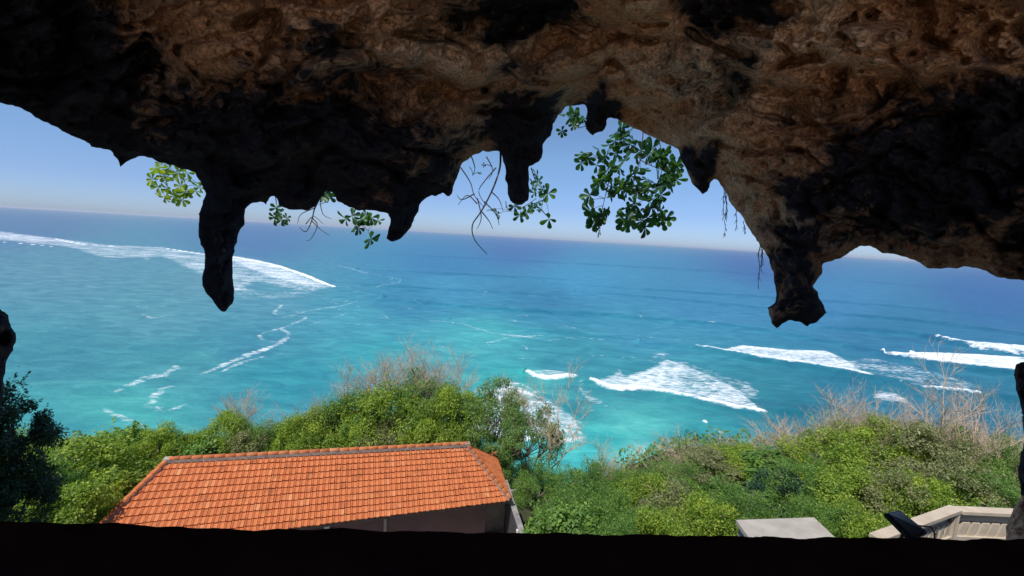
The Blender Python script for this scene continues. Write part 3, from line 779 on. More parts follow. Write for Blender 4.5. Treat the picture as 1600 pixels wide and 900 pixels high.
BU, TR, DR = 'bushes crowding the slope below the cave', 'trees on the slope', 'leafless shrubs at the edge of the scrub'
PL = [
 # left of the roof
 ('shrub','bright0',95,682,19,5.6,'large bright yellow green bush lit by the sun at the left below the dark tree','bush',BU),
 ('shrub','mid0',30,720,16,4.6,'mid green bush at the left frame edge below the dark tree','bush',BU),
 ('shrub','broad0',195,672,23,3.4,'big leaved green bush just left of the roof peak, rising above its neighbours','bush',BU),
 ('shrub','bright1',85,745,16,3.8,'bright green bush low at the left, closest to the black ledge','bush',BU),
 ('shrub','mid1',112,722,18.5,3.2,'dense green bush touching the left hip of the orange roof','bush',BU),
 ('shrub','broad1',40,690,21,4.2,'dark broad leaved bush behind the bright bush at far left','bush',BU),
 ('shrub','bright2',252,662,23,2.4,'narrow upright green bush behind the left end of the roof ridge','bush',BU),
 ('shrub','mid0',176,700,22.5,2.8,'shaded green bush between the big leaved bush and the left roof hip','bush',BU),
 ('shrub','bright0',288,676,23.6,2.4,'small yellow green bush behind the ridge near its left end','bush',BU),
 ('shrub','broad2',322,678,23.5,2.6,'small bush right of the narrow upright one behind the ridge','bush',BU),
 ('tree','bright1',352,640,24.5,2.8,'small leaning tree with yellow green top rising behind the left third of the ridge','tree',TR),
 ('shrub','olive0',385,672,24,2.8,'greyish olive bush right of the small leaning tree','bush',BU),
 ('shrub','mid2',425,655,25,3.4,'rounded green bush behind the ridge, left of the tall thicket','bush',BU),
 ('shrub','bright2',468,645,25,3.2,'yellow green bush stepping up toward the tall thicket','bush',BU),
 ('shrub','bright0',448,680,24.6,3.0,'low bright bush hugging the ridge at its middle left','bush',BU),
 ('shrub','mid1',510,672,25,3.2,'low green bush hugging the ridge below the tall thicket','bush',BU),
 ('shrub','bright1',515,628,26,3.6,'bush at the left shoulder of the tall thicket','bush',BU),
 ('tree','mid2',560,606,26.5,4.2,'left tree of the tall green thicket behind the roof','tree',TR),
 ('tree','bright0',612,592,26.5,4.6,'highest tree of the green thicket behind the roof, bright crown','tree',TR),
 ('tree','mid0',668,583,27,4.4,'round topped tree at the top of the thicket under bare twigs','tree',TR),
 ('tree','bright2',706,600,26,3.6,'right tree of the thicket with crown ending against the surf','tree',TR),
 ('shrub','olive1',600,650,25.4,3.4,'olive bush in front of the tall thicket behind the ridge','bush',BU),
 ('shrub','bright1',665,645,25.6,3.4,'bright bush in front of the thicket above the right part of the ridge','bush',BU),
 ('shrub','mid1',712,655,25.8,2.8,'bush right above the right end of the ridge','bush',BU),
 ('shrub','bright2',560,660,25.3,3.2,'yellow green bush low in front of the thicket, left of the olive one','bush',BU),
 # sparse tree and foot
 ('tree','feather0',770,592,26,4.6,'sparse feathery tree with see through crown in front of white surf','tree',TR),
 ('tree','feather1',832,628,24.5,3.9,'lower thin tree with bare boughs right of the feathery tree','tree',TR),
 ('shrub','mid2',800,702,25.5,2.8,'dense bush beside the right corner of the orange roof','bush',BU),
 ('shrub','mid1',848,720,21.5,2.4,'green bush under the thin tree','bush',BU),
 ('shrub','mid1',745,662,25.5,2.8,'bush just behind the upturned right corner of the roof','bush',BU),
 ('shrub','mid0',768,690,24.8,2.6,'low bush at the foot of the feathery tree','bush',BU),
 # centre right belt
 ('shrub','mid0',905,728,22,3.4,'green bush at the left end of the right hand belt, below the pale water','bush',BU),
 ('shrub','mid1',960,722,23,3.2,'rounded mid green bush under the pale green water','bush',BU),
 ('shrub','bright0',1010,738,22,3.2,'yellowish bush in the middle of the right hand belt','bush',BU),
 ('shrub','mid2',1062,722,23.5,3.4,'green bush below the grey twigs in the right hand belt','bush',BU),
 ('shrub','olive0',1118,706,24,3.6,'olive bush with reddish tint left of the yellow bush','bush',BU),
 ('shrub','bright1',1165,702,24,3.4,'yellow green bush in the belt below the bare grey shrub','bush',BU),
 ('shrub','broad1',1215,708,23,3.0,'big leaved bush left of the high right hand thicket','bush',BU),
 ('shrub','mid0',892,762,18.8,2.8,'bush beside the shaded yard wall','bush',BU),
 ('shrub','mid2',925,762,18.5,3.4,'fine leaved bush in the front row, third from the yard wall','bush',BU),
 ('shrub','broad2',885,790,16.5,2.6,'big leaved plant just above the ledge right of the yard wall','bush',BU),
 ('shrub','mid1',990,770,18,3.4,'mid green bush in the front row over the middle of the ledge','bush',BU),
 ('shrub','olive1',1060,760,19,3.2,'grey green bush with dry brown patches in the front row','bush',BU),
 ('shrub','bright2',1110,775,17.5,3.0,'light green bush left of the concrete slab','bush',BU),
 ('shrub','mid0',1160,758,18.5,3.0,'bush rising behind the left end of the concrete slab','bush',BU),
 ('shrub','bright1',1050,800,15.8,2.6,'low bright bush closest to the ledge left of the slab','bush',BU),
 ('shrub','mid2',960,806,15.8,2.8,'low mid green bush closest to the ledge under the belt','bush',BU),
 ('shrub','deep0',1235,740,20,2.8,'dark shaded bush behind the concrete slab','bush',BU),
 # right thicket
 ('tree','bright0',1310,672,22.5,4.2,'left tree of the right hand thicket with yellow green crown','tree',TR),
 ('tree','bright2',1385,654,23,4.2,'bright crown in the right hand thicket under the brown twigs','tree',TR),
 ('tree','olive0',1455,662,21,4.2,'grey olive tree in the middle of the right hand thicket','tree',TR),
 ('tree','mid1',1530,662,22,4.0,'green tree near the right edge behind the balustrade','tree',TR),
 ('tree','mid2',1590,688,20,3.4,'green tree against the rock at the right frame edge','tree',TR),
 ('shrub','mid0',1270,722,19.5,3.4,'green bush at the foot of the right hand thicket, left side','bush',BU),
 ('shrub','bright1',1330,735,18.5,3.6,'sunlit bush behind the black floodlight','bush',BU),
 ('shrub','olive1',1400,728,18.5,3.2,'olive bush above the black floodlight','bush',BU),
 ('shrub','bright2',1450,742,18,3.4,'yellow green bush right behind the balustrade corner','bush',BU),
 ('shrub','olive0',1510,715,18.5,3.4,'grey green bush above the right balustrade panel','bush',BU),
 ('shrub','mid2',1560,738,17.5,3.0,'green bush between balustrade and rock at the right','bush',BU),
 ('shrub','bright0',1345,785,15.6,2.6,'low leafy bush between the slab and the floodlight','bush',BU),
 ('shrub','mid1',1290,775,16.2,2.4,'low green bush behind the right end of the slab','bush',BU),
 # dark tree at left edge
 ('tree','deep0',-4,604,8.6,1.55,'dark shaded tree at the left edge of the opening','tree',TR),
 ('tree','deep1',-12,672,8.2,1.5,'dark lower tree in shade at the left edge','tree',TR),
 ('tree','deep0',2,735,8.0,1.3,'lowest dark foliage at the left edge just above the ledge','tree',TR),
 # leafless
 ('dry_shrub','bare0',560,572,27.5,2.6,'grey bare shrub sticking up left of the thicket top','dry shrub',DR),
 ('dry_shrub','bare1',598,556,28,2.2,'tall forked bare twigs on the left part of the thicket','dry shrub',DR),
 ('dry_shrub','bare2',650,545,28,2.8,'highest bare twigs standing above the thicket','dry shrub',DR),
 ('dry_shrub','bare0',705,556,28,2.6,'bare twigs over the right part of the thicket','dry shrub',DR),
 ('dry_shrub','bare1',372,618,26.5,1.8,'wispy bare twig clump beside the small leaning tree','dry shrub',DR),
 ('dry_shrub','bare2',500,618,27,2.2,'low dry twigs on the slope left of the thicket','dry shrub',DR),
 ('dry_shrub','bare1',415,648,27,2.0,'brownish dry twigs between leaning tree and rounded bush','dry shrub',DR),
 ('dry_shrub','dead1',868,618,23.5,2.6,'bare boughs at the right side of the thin tree before the surf','dry shrub',DR),
 ('dry_shrub','bare0',800,592,27,2.0,'pale bare twigs behind the feathery tree top','dry shrub',DR),
 ('dry_shrub','bare0',955,700,25,2.2,'small dry twigs above the green belt beside pale water','dry shrub',DR),
 ('dry_shrub','bare1',1040,700,25.5,2.8,'low grey twigs left in the belt over turquoise water','dry shrub',DR),
 ('dry_shrub','bare2',1090,690,26,2.8,'grey twigs behind the olive bush with reddish tint','dry shrub',DR),
 ('dry_shrub','bare0',1150,684,26,2.4,'dry twig clump above the yellow green belt bush','dry shrub',DR),
 ('dry_shrub','bare1',1232,664,25,3.2,'pale fan shaped bare shrub left of the right hand thicket','dry shrub',DR),
 ('dry_shrub','bare2',1262,672,24,2.6,'smaller pale bare shrub right beside the fan shaped one','dry shrub',DR),
 ('dry_shrub','bare0',1335,628,25,3.6,'reddish brown dense twigs at the left top of the right hand thicket','dry shrub',DR),
 ('dry_shrub','bare1',1380,622,25,3.4,'brown dense twigs at the top of the right hand thicket','dry shrub',DR),
 ('dry_shrub','dead0',1440,618,23,3.4,'forked bare branches rising in the middle of the right thicket','dead tree',DR),
 ('dry_shrub','dead1',1510,624,21,3.4,'twisted dead tree with long bare boughs over the right thicket','dead tree',DR),
 ('dry_shrub','bare2',1302,645,24.5,3.0,'tan thicket of dry stems between the pale shrub and the reddish twigs','dry shrub',DR),
 ('dry_shrub','bare1',1415,640,23.5,3.0,'dry stems right behind the bright crown of the right thicket','dry shrub',DR),
 ('dry_shrub','bare0',1475,650,22.5,2.8,'low dry stems at the foot of the twisted dead tree','dry shrub',DR),
 ('dry_shrub','bare2',1575,640,22,3.4,'pale bare shrub next to the rock at the right edge','dry shrub',DR),
 ('dry_shrub','bare0',1550,672,21,2.6,'grey bare twigs below the pale shrub at the right edge','dry shrub',DR),
]
for a in PL: plant(*a)

# understory: one leafy carpet nobody could count
r_ = np.random.default_rng(99)
n = 70000
ux = r_.uniform(-34, 34, n); uy = r_.uniform(13.5, 33, n)
keep = ~((ux > -17.5) & (ux < 1.6) & (uy < 22.8+.25*ux*0) & (uy > 12)) & ~((ux > 7.2) & (ux < 20) & (uy < 15.2))
ux, uy = ux[keep], uy[keep]
uz = ground(ux, uy)+CAMZ+.2+np.abs(fbm(ux/1.6, uy/1.6, ux*0, 2))*1.7*r_.random(len(ux))**.4
Nn = r_.normal(size=(len(ux), 3))*.5+np.array([0, -.2, .8]); Nn /= np.linalg.norm(Nn, axis=1)[:, None]
V, T = leaves_np(np.stack([ux, uy, uz], 1), Nn, .2, .5, r_)
me = mesh_np('undergrowth', V, T=T, mats=LM['mid']); fattr(me, 'rnd', np.repeat(np.clip(r_.normal(.4, .2, len(ux)), 0, 1), 4))
tag(link('undergrowth', me), 'low green undergrowth covering the slope between the bushes', 'undergrowth', kind='stuff')

# ------------------------------------------------------------------ house with the orange tiled roof
def tile_mat():
    m, t, p = nmat('clay_tile'); v = geopos(t)
    c = ramp(t, attr(t, 'rnd'), [(0, (.40, .12, .045)), (.35, (.52, .155, .055)), (.75, (.56, .18, .065)), (1, (.60, .25, .11))])
    d = ramp(t, noise(t, 2.2, 8, .7, v), [(.30, (.48, .50, .50)), (.48, (1, 1, 1))])
    g = ramp(t, noise(t, 30, 4, .6, v), [(.3, (.8, .8, .8)), (.6, (1, 1, 1))])
    t.links.new(mix(t, .8, mix(t, .7, c, d, 'MULTIPLY'), g, 'MULTIPLY'), p.inputs['Base Color'])
    p.inputs['Roughness'].default_value = .75; p.inputs['Specular IOR Level'].default_value = .3
    t.links.new(bump(t, noise(t, 60, 4, .6, v), .3, .004), p.inputs['Normal'])
    return m
TILE = tile_mat()
MORTAR = rough_mat('ridge_mortar', (.17, .14, .13), (.34, .29, .26), 6, .9, .6, .01)
PLASTER = rough_mat('mauve_plaster', (.12, .078, .085), (.165, .105, .112), 1.2, .85, .2, .005)
CONC = rough_mat('weathered_concrete', (.28, .255, .22), (.42, .385, .335), 1.5, .85, .4, .006)
CONCD = rough_mat('grey_concrete_cap', (.16, .15, .15), (.32, .30, .29), 3, .9, .5, .01)
WHITE = rough_mat('white_paint', (.6, .58, .55), (.78, .76, .72), 4, .6, .1, .002)
zr, ze = -10., -11.75
R1 = Vector(atz(262, 722, zr)); R2 = Vector(atz(730, 697, zr))
E2 = Vector(atz(797, 782, ze)); E3 = Vector(atz(505, 819, ze))
ed = (E2-E3).normalized(); rd = (R2-R1).normalized()
E1 = Vector(atz(148, 828, ze)); E1 = E3+ed*((E1-E3).dot(ed))
E1.z = ze+CAMZ
Bk = Vector(atz(775, 716, ze)); nb = Vector((-rd.y, rd.x, 0))
B1 = R1-rd*1.75+nb*2.2; B1.z = ze+CAMZ
house = empty('house', (-6.5, 19.3, CAMZ-14.6), 'house with orange clay tiled hip roof below the cave mouth', 'house')
def hl(v): return Vector(v)-Vector(house.location)
def tiles(mb, TL, TR_, BL, BR, cols, rows, seed):
    """tiled plane: TL..TR ridge edge, BL..BR eave edge; columns run along the eave direction, cut by the hips"""
    r = random.Random(seed)
    TL, TR_, BL, BR = map(Vector, (TL, TR_, BL, BR))
    nrm_ = (TR_-TL).cross(BL-TL) if (TR_-TL).length > .1 else (BR-BL).cross(BL-TL)
    nrm_.normalize()
    if nrm_.z < 0: nrm_ = -nrm_
    eav = (BR-BL).normalized()
    prof = [(0, -.035), (.05, .030), (.16, .050), (.30, .030), (.40, .008), (.78, .0), (.93, .012), (.96, -.035), (1, -.035)]
    Lb = (BR-BL).length; cw = Lb/cols
    for j in range(rows):
        t0 = j/rows; t1 = (j+1.10)/rows
        l0 = TL.lerp(BL, t0); r0 = TR_.lerp(BR, t0); l1 = TL.lerp(BL, min(t1, 1.015)); r1 = TR_.lerp(BR, min(t1, 1.015))
        down = ((l1+r1)/2-(l0+r0)/2); down -= eav*down.dot(eav)
        # eave-parallel extents at both ends
        a0 = (l0-BL).dot(eav); b0 = (r0-BL).dot(eav); a1 = (l1-BL).dot(eav); b1 = (r1-BL).dot(eav)
        off = .5*cw*(j % 2)*0
        i0 = int(math.floor((min(a0, a1)-off)/cw)); i1 = int(math.ceil((max(b0, b1)-off)/cw))
        for i in range(i0, i1):
            vs = []; jit = r.uniform(-.004, .007); dn = r.uniform(-.012, .012); sh = r.uniform(-.006, .006)
            for side in (0, 1):
                lo, hi = (a0, b0) if side == 0 else (a1, b1)
                L_, Rr = (l0, r0) if side == 0 else (l1, r1)
                for (s, hgt) in prof:
                    c = min(max(off+(i+s)*cw+sh*side, lo), hi)
                    f_ = (c-lo)/max(hi-lo, 1e-4)
                    p = L_.lerp(Rr, f_)+nrm_*(hgt+(.062+jit*1.6 if side else 0.0))
                    if side: p = p+down.normalized()*dn
                    vs.append(p)
            w_ = (vs[len(prof)-1]-vs[0]).length+(vs[-1]-vs[len(prof)]).length
            if w_ < .02: continue
            np2 = len(prof)
            fs = [(k, k+1, np2+k+1, np2+k) for k in range(np2-1)]
            # butt edge of the tile
            for k in range(np2): vs.append(vs[np2+k]-nrm_*.065)
            fs += [(np2+k, np2+k+1, 2*np2+k+1, 2*np2+k) for k in range(np2-1)]
            # flip check
            n0 = (vs[1]-vs[0]).cross(vs[np2]-vs[0])
            if n0.dot(nrm_) < 0: fs = [q[::-1] for q in fs]
            mb.add(vs, fs, min(1, max(0, r.gauss(.55, .16)-(0.25 if r.random() < .03 else 0))))
mb = MB(); tiles(mb, hl(R1), hl(R2), hl(E1), hl(E2), 70, 11, 1)
mb.build('front_roof_slope', TILE, house)
mb = MB(); tiles(mb, hl(R2), hl(R2), hl(E2), hl(Bk), 20, 11, 2)
mb.build('right_roof_slope', TILE, house)
mb = MB(); tiles(mb, hl(R1), hl(R1), hl(B1), hl(E1), 18, 10, 3)
mb.build('left_roof_slope', TILE, house)
mb = MB(); tiles(mb, hl(R2), hl(R1), hl(Bk), hl(B1), 60, 10, 4)
mb.build('back_roof_slope', TILE, house)
# solid underlay
mb = MB()
dn = Vector((0, 0, -.05)); T_ = [hl(R1)+dn, hl(R2)+dn, hl(E2)+dn, hl(E1)+dn, hl(Bk)+dn, hl(B1)+dn]
mb.add(T_, [(0, 3, 2, 1), (1, 2, 4), (0, 1, 4, 5), (0, 5, 3), (3, 5, 4, 2)])
mb.build('roof_deck', CONCD, house)
def caps(name, a, b, n, seed, lift=.05, curve=0., rad=.085, flare=0.):
    r = random.Random(seed); a = Vector(a); b = Vector(b)
    mo = MB(); cp = MB()
    def pt(t):
        p = a.lerp(b, t); p = p+Vector((0, 0, lift-curve*4*t*(1-t)+flare*max(0, t-.7)**2*11)); return p
    for i in range(n):
        p0 = pt(i/n); p1 = pt((i+1.12)/n)
        d = (p1-p0).normalized(); x = d.cross(Vector((0, 0, 1))).normalized(); u = x.cross(d)
        j = r.uniform(-.006, .006); vs = []
        K = 7
        for q, rr in ((p0, rad*.93), (p1+u*.012, rad*1.07)):
            for k in range(K+1):
                th = math.pi*k/K; vs.append(q+x*math.cos(th)*rr+u*(math.sin(th)*rr*.95+j))
        fs = [(k, k+1, K+2+k, K+1+k) for k in range(K)]
        n0 = len(vs)
        for k in range(K+1): vs.append(vs[K+1+k]-u*.018-(vs[K+1+k]-p1)*.16)
        fs += [(K+1+k, K+2+k, n0+k+1, n0+k) for k in range(K)]
        cp.add(vs, fs, min(1, max(.2, r.gauss(.62, .15))))
    pts = [pt(t/20)-Vector((0, 0, .045)) for t in range(21)]
    for i in range(20):
        p0, p1 = pts[i], pts[i+1]; d = (p1-p0).normalized(); x = d.cross(Vector((0, 0, 1))).normalized()*(rad*1.16)
        z = Vector((0, 0, .07))
        mo.hexa([p0-x-z, p0+x-z, p1+x-z, p1-x-z, p0-x*.95+z*.6, p0+x*.95+z*.6, p1+x*.95+z*.6, p1-x*.95+z*.6])
    c = cp.build(name, TILE, house, smooth=True); m = mo.build('mortar_bed', MORTAR, c)
    return c
up = Vector((0, 0, .06))
caps('ridge_cap', hl(R1)+up, hl(R2)+up, 30, 5, .06, rad=.105)
caps('hip_cap', hl(R1)+up, hl(E1)+up*1.3, 11, 6, .045, rad=.10)
caps('hip_cap', hl(R2)+up, hl(E2)+up*1.3, 11, 7, .045, .04, rad=.085)
caps('hip_cap', hl(R2)+up, hl(Bk)+up, 9, 8, .05, .20, rad=.085, flare=.22)
caps('hip_cap', hl(R1)+up, hl(B1)+up, 9, 9, .05, .08, rad=.085, flare=.10)
mb = MB(); mb.box(tuple(hl(R1)+Vector((0, 0, .14))), (.13, .13, .05), .3); mb.build('ridge_end_mortar', CONC, house, bevel=.02)
mb = MB(); mb.box(tuple(hl(R2)+Vector((0, 0, .14))), (.12, .12, .05), .3); mb.build('ridge_end_mortar', CONC, house, bevel=.02)
# walls under the eaves
def inset(p, c, k): return p+(c-p)*k
cen = (E1+E2+Bk+B1)/4
ws_ = [inset(E1, cen, .05), E2.copy(), Bk.copy(), B1.copy()]
w0_ = [hl(E1+ed*.8+Vector((-ed.y, ed.x, 0))*1.0), hl(E2-ed*.8+Vector((-ed.y, ed.x, 0))*1.0), hl(Bk-rd*.5-nb*.5), hl(B1+rd*.5-nb*.5)]
mb = MB(); zb, zt = 0.0, (CAMZ+ze-.08)-house.location.z
mb.hexa([(p.x, p.y, zb) for p in w0_]+[(p.x, p.y, zt) for p in w0_])
mb.build('wall', PLASTER, house)
a, b = w0_[0], w0_[1]; dd = (b-a).normalized(); nn_ = Vector((dd.y, -dd.x, 0))
for t, w, z0_, z1_, nm, mt in ((.50, .5, .0, 1.95, 'door', BARK), (.68, .06, .0, 2.6, 'corner_trim', CONC)):
    p = a.lerp(b, t)+nn_*.03
    mb = MB(); mb.box((p.x, p.y, (z0_+z1_)/2), (w, .04, (z1_-z0_)/2), math.atan2(dd.y, dd.x)); mb.build(nm, mt, house)
p = Vector(atz(510, 822, -11.95)); p = hl(p)
mb = MB(); mb.box((p.x, p.y+.15, p.z), (.10, .05, .22), .2, tilt=Matrix.Rotation(.25, 3, 'Y')); mb.build('eave_bracket', WHITE, house, bevel=.01)
mb = MB(); p = w0_[1].lerp(w0_[2], .25); q = p+ed*1.6; mb.tube([(p.x, p.y, .9), (q.x, q.y, .9)], .05, 4)
mb = MB(); mb.hexa([(p.x, p.y-.06, 0), (q.x, q.y-.06, 0), (q.x, q.y+.06, 0), (p.x, p.y+.06, 0), (p.x, p.y-.06, 2.35), (q.x, q.y-.06, 2.35), (q.x, q.y+.06, 2.35), (p.x, p.y+.06, 2.35)]); mb.build('side_wall', CONCD, house)
# eave gutter board
mb = MB()
ga, gb = hl(E1)+Vector((0, .06, -.10)), hl(E2)+Vector((0, .06, -.10))
z = Vector((0, 0, .05)); y = Vector((0, .03, 0)); mb.hexa([ga-y-z, gb-y-z, gb+y-z, ga+y-z, ga-y+z, gb-y+z, gb+y+z, ga+y+z]); mb.build('fascia_board', BARK, house)

# yard wall beside the house
p1, p2 = Vector(atz(789, 750, -12.1)), Vector(atz(816, 832, -12.1)); 
wl = empty('boundary_wall', (p1.x, p1.y, CAMZ-14.6), 'narrow grey yard wall running from the right roof corner toward the ledge', 'wall')
d = (p2-p1); L = d.length; d.normalize(); x = Vector((d.y, -d.x, 0)); x.normalize()
if x.x < 0: x = -x
o_ = Vector(wl.location)
def prism(mb, a, b, x, w, z0, z1):
    mb.hexa([(*(a-x*w).xy, z0), (*(a+x*w).xy, z0), (*(b+x*w).xy, z0), (*(b-x*w).xy, z0), (*(a-x*w).xy, z1), (*(a+x*w).xy, z1), (*(b+x*w).xy, z1), (*(b-x*w).xy, z1)])
q1, q2 = p1-o_, p2-o_+d*.6
SHADE_RENDER = rough_mat('shade_dark_render', (.035, .033, .035), (.075, .07, .07), 3, .9, .5, .01)  # dark colour standing in for the house's shade on the wall
mb = MB(); prism(mb, q1, q2, x, .08, 0, 2.44); mb.build('wall_body', SHADE_RENDER, wl)
mb = MB(); prism(mb, q1, q2, x, .12, 2.443, 2.52); mb.build('coping', CONCD, wl, bevel=.01)
mb = MB(); c = q1.lerp(q2, .82); mb.box((c.x-.14, c.y, 1.2), (.05, .05, 1.25)); mb.build('wall_post', WHITE, wl, bevel=.01)
# yard floor, laid pale out of view to bounce sun up to the cave
mb = MB(); mb.add([rel(-22, .5, -14.25), rel(16, .5, -14.25), rel(1.6, 15.5, -14.25), rel(1.0, 22, -14.25), rel(-17, 20, -14.25)], [(0, 1, 2, 3, 4)])
tag(mb.build('yard_bounce_pavement', CONC), 'paved yard around the house, unseen pale paving added to bounce light', kind='structure')

# ------------------------------------------------------------------ concrete slab at the right
qs = [Vector(atz(*q, -9.)) for q in ((1150, 812), (1272, 808), (1312, 846), (1172, 842))]
sl0 = empty('concrete_block', (qs[0].x+1.4, qs[0].y, CAMZ-12.4), 'pale flat topped concrete block standing in the bushes right of centre', 'concrete block')
o_ = Vector(sl0.location); ql = [q-o_ for q in qs]
ql = [ql[3], ql[2], ql[1], ql[0]]
mb = MB(); mb.hexa([(p.x, p.y, p.z-.16) for p in ql]+[tuple(p) for p in ql]); mb.build('top_slab', CONC, sl0, bevel=.015)
c = sum(ql, Vector())/4; mb = MB(); mb.hexa([tuple((c+(p-c)*.93).xy)+(-1.6,) for p in ql]+[tuple((c+(p-c)*.93).xy)+(p.z-.163,) for p in ql]); mb.build('block_body', CONCD, sl0)

# ------------------------------------------------------------------ balustrade
zb_ = -7.9
K0, K1, K2 = Vector(atz(1368, 838, zb_)), Vector(atz(1490, 794, zb_)), Vector(atz(1640, 801, zb_))
bal = empty('balustrade', (K1.x, K1.y, CAMZ+zb_-1.25), 'beige concrete balustrade with slanted slats turning a corner at the lower right', 'balustrade')
o_ = Vector(bal.location); RAILC = rough_mat('beige_render', (.40, .33, .25), (.52, .44, .34), 2.0, .8, .3, .004)
Hh = 1.25
for (a, b, marks) in ((K1, K0, True), (K1, K2, False)):
    a = a-o_; b = b-o_; a.z = b.z = 0; d = (b-a); L = d.length; d.normalize(); x = Vector((d.y, -d.x, 0))
    if x.y > 0: x = -x                         # faces the viewer
    rz = math.atan2(d.y, d.x)
    def bx(mb, s0, s1, off, w, z0, z1, lean=0):
        P0 = a+d*s0+x*off; P1 = a+d*s1+x*off; v = []
        for z, sh in ((z0, 0), (z1, lean)):
            for p, sg in ((P0, -1), (P1, -1), (P1, 1), (P0, 1)): v.append((p.x+x.x*w*-sg+d.x*sh, p.y+x.y*w*-sg+d.y*sh, z))
        # keep winding consistent
        mb.hexa(v)
    mb = MB(); bx(mb, -.17 if marks else .16, L, 0, .17, Hh-.13, Hh-(0 if marks else .003)); mb.build('top_rail', RAILC, bal, bevel=.015)
    mb = MB(); bx(mb, .13, L, 0, .12, .22, .36); mb.build('bottom_rail', RAILC, bal, bevel=.01)
    mb = MB(); bx(mb, -.13, .13, 0, .13, 0, Hh-.132); mb.build('post', RAILC, bal, bevel=.01)
    mb = MB(); bx(mb, .13, L, -.07, .025, .362, Hh-.132); mb.build('back_panel', RAILC, bal)
    s = .22; k = 0
    while s < L-.2 and k < 16:
        lean = .14 if marks is False else -.14
        mb = MB(); bx(mb, s, s+.24, .0, .05, .364, .80, lean); mb.build('slat', RAILC, bal, bevel=.006); s += .33; k += 1
    mb = MB(); bx(mb, .13, L, -.30, .07, -2.6, .2); mb.build('base_wall', RAILC, bal)
    if marks:
        INK = rough_mat('scratched_paint', (.05, .05, .05), (.09, .08, .08), 5, .8, .1, .001)
        for ch, s_, z_, sz in (('8', .98, .50, .30), ('\\', .52, .45, .22)):
            cu = bpy.data.curves.new('mark', 'FONT'); cu.body = ch; cu.size = sz; cu.extrude = .002; cu.align_x = 'CENTER'
            ob = bpy.data.objects.new('mark', cu); COL.objects.link(ob); bpy.context.view_layer.update()
            me = bpy.data.meshes.new_from_object(ob); bpy.data.objects.remove(ob)
            me.materials.clear(); me.materials.append(INK)
            mo = link('painted_mark', me, bal)
            p = a+d*s_+x*.056; mo.location = (p.x, p.y, z_)
            mo.rotation_euler = (math.pi/2, 0, math.atan2(x.y, x.x)+math.pi/2)

# ------------------------------------------------------------------ floodlight on the rock beyond the ledge
BLK = rough_mat('black_metal', (.006, .008, .012), (.02, .024, .032), 20, .45, .1, .001, .5)
GL, t, p_ = nmat('lamp_glass'); p_.inputs['Base Color'].default_value = (.01, .02, .03, 1); p_.inputs['Roughness'].default_value = .25
fa, fb, fc_, fd = [Vector(atd(*q)) for q in ((1383, 801, 2.10), (1406, 797, 2.22), (1450, 832, 2.12), (1425, 843, 1.98))]
fl = empty('floodlight', fd-Vector((0, 0, .12)), 'black rectangular floodlight tilted upward behind the ledge at the lower right', 'floodlight')
o_ = Vector(fl.location); q4 = [v-o_ for v in (fa, fb, fc_, fd)]
nn_ = (q4[1]-q4[0]).cross(q4[3]-q4[0]).normalized()
if nn_.z < 0: nn_ = -nn_
cc = sum(q4, Vector())/4
mb = MB(); mb.hexa([p-nn_*.018 for p in q4]+[p for p in q4]); mb.build('housing', BLK, fl, bevel=.004)
mb = MB(); g4 = [cc+(p-cc)*.86 for p in q4]; mb.hexa([p+nn_*.001 for p in g4]+[p+nn_*.004 for p in g4]); mb.build('glass_pane', GL, fl)
for k in range(5):
    s = .15+k*.16; a_ = q4[0].lerp(q4[3], s)-nn_*.02; b_ = q4[1].lerp(q4[2], s)-nn_*.02; a_, b_ = a_.lerp(b_, .1), a_.lerp(b_, .9)
    mb = MB(); mb.tube([a_, b_], .004, 6); mb.build('cooling_fin', BLK, fl)
m1 = q4[3].lerp(q4[0], .3); m2 = q4[2].lerp(q4[1], .3)
mb = MB(); mb.tube([m1, m1+Vector((0, .01, -.06)), (m1+m2)/2+Vector((0, .02, -.10)), m2+Vector((0, .01, -.06)), m2], .006, 6); mb.build('bracket', BLK, fl)
mb = MB(); e = q4[2]
mb.tube([e+Vector((-.04, 0, .03)), e+Vector((.01, 0, .028)), e+Vector((.03, 0, .0)), e+Vector((.028, -.01, -.05)), e+Vector((.0, -.01, -.12))], .0035, 6); mb.build('cable', BLK, fl, smooth=True)

# ------------------------------------------------------------------ leafy branches hanging into the opening
DBARK = rough_mat('dark_bark', (.02, .018, .018), (.06, .05, .045), 8, .9, .5, .01)
LEAFP = [(0, 0), (.10, .3), (.21, .58), (.26, .8), (.18, .96), (0, 1.02), (-.18, .96), (-.26, .8), (-.21, .58), (-.10, .3)]
def add_leaf(mb, p, d, n, s, rn, droop=.15):
    d = d.normalized(); x = d.cross(n).normalized(); n = x.cross(d).normalized(); vs = []
    for (a_, b_) in LEAFP: vs.append(p+x*a_*s+d*b_*s+n*(abs(a_)*.35*s-droop*s*b_*b_))
    mid = p+d*.55*s-n*droop*s*.3
    vs.append(mid); k = len(LEAFP)
    mb.add(vs, [(i, (i+1) % k, k) for i in range(k)], rn)
def rosette(mb, p, d, s, r, n=6, base=.45):
    d = d.normalized(); a = d.orthogonal().normalized(); b = d.cross(a); ph = r.random()*6
    for i in range(n):
        th = ph+i*6.283/n+r.uniform(-.25, .25); o = a*math.cos(th)+b*math.sin(th)
        ld = (o+d*r.uniform(.05, .6)+Vector((0, 0, -.12))).normalized()
        add_leaf(mb, p, ld, d*1.0+o*-.2+Vector((0, 0, .01)), s*r.uniform(.75, 1.1), min(1, max(0, r.gauss(base, .22))))
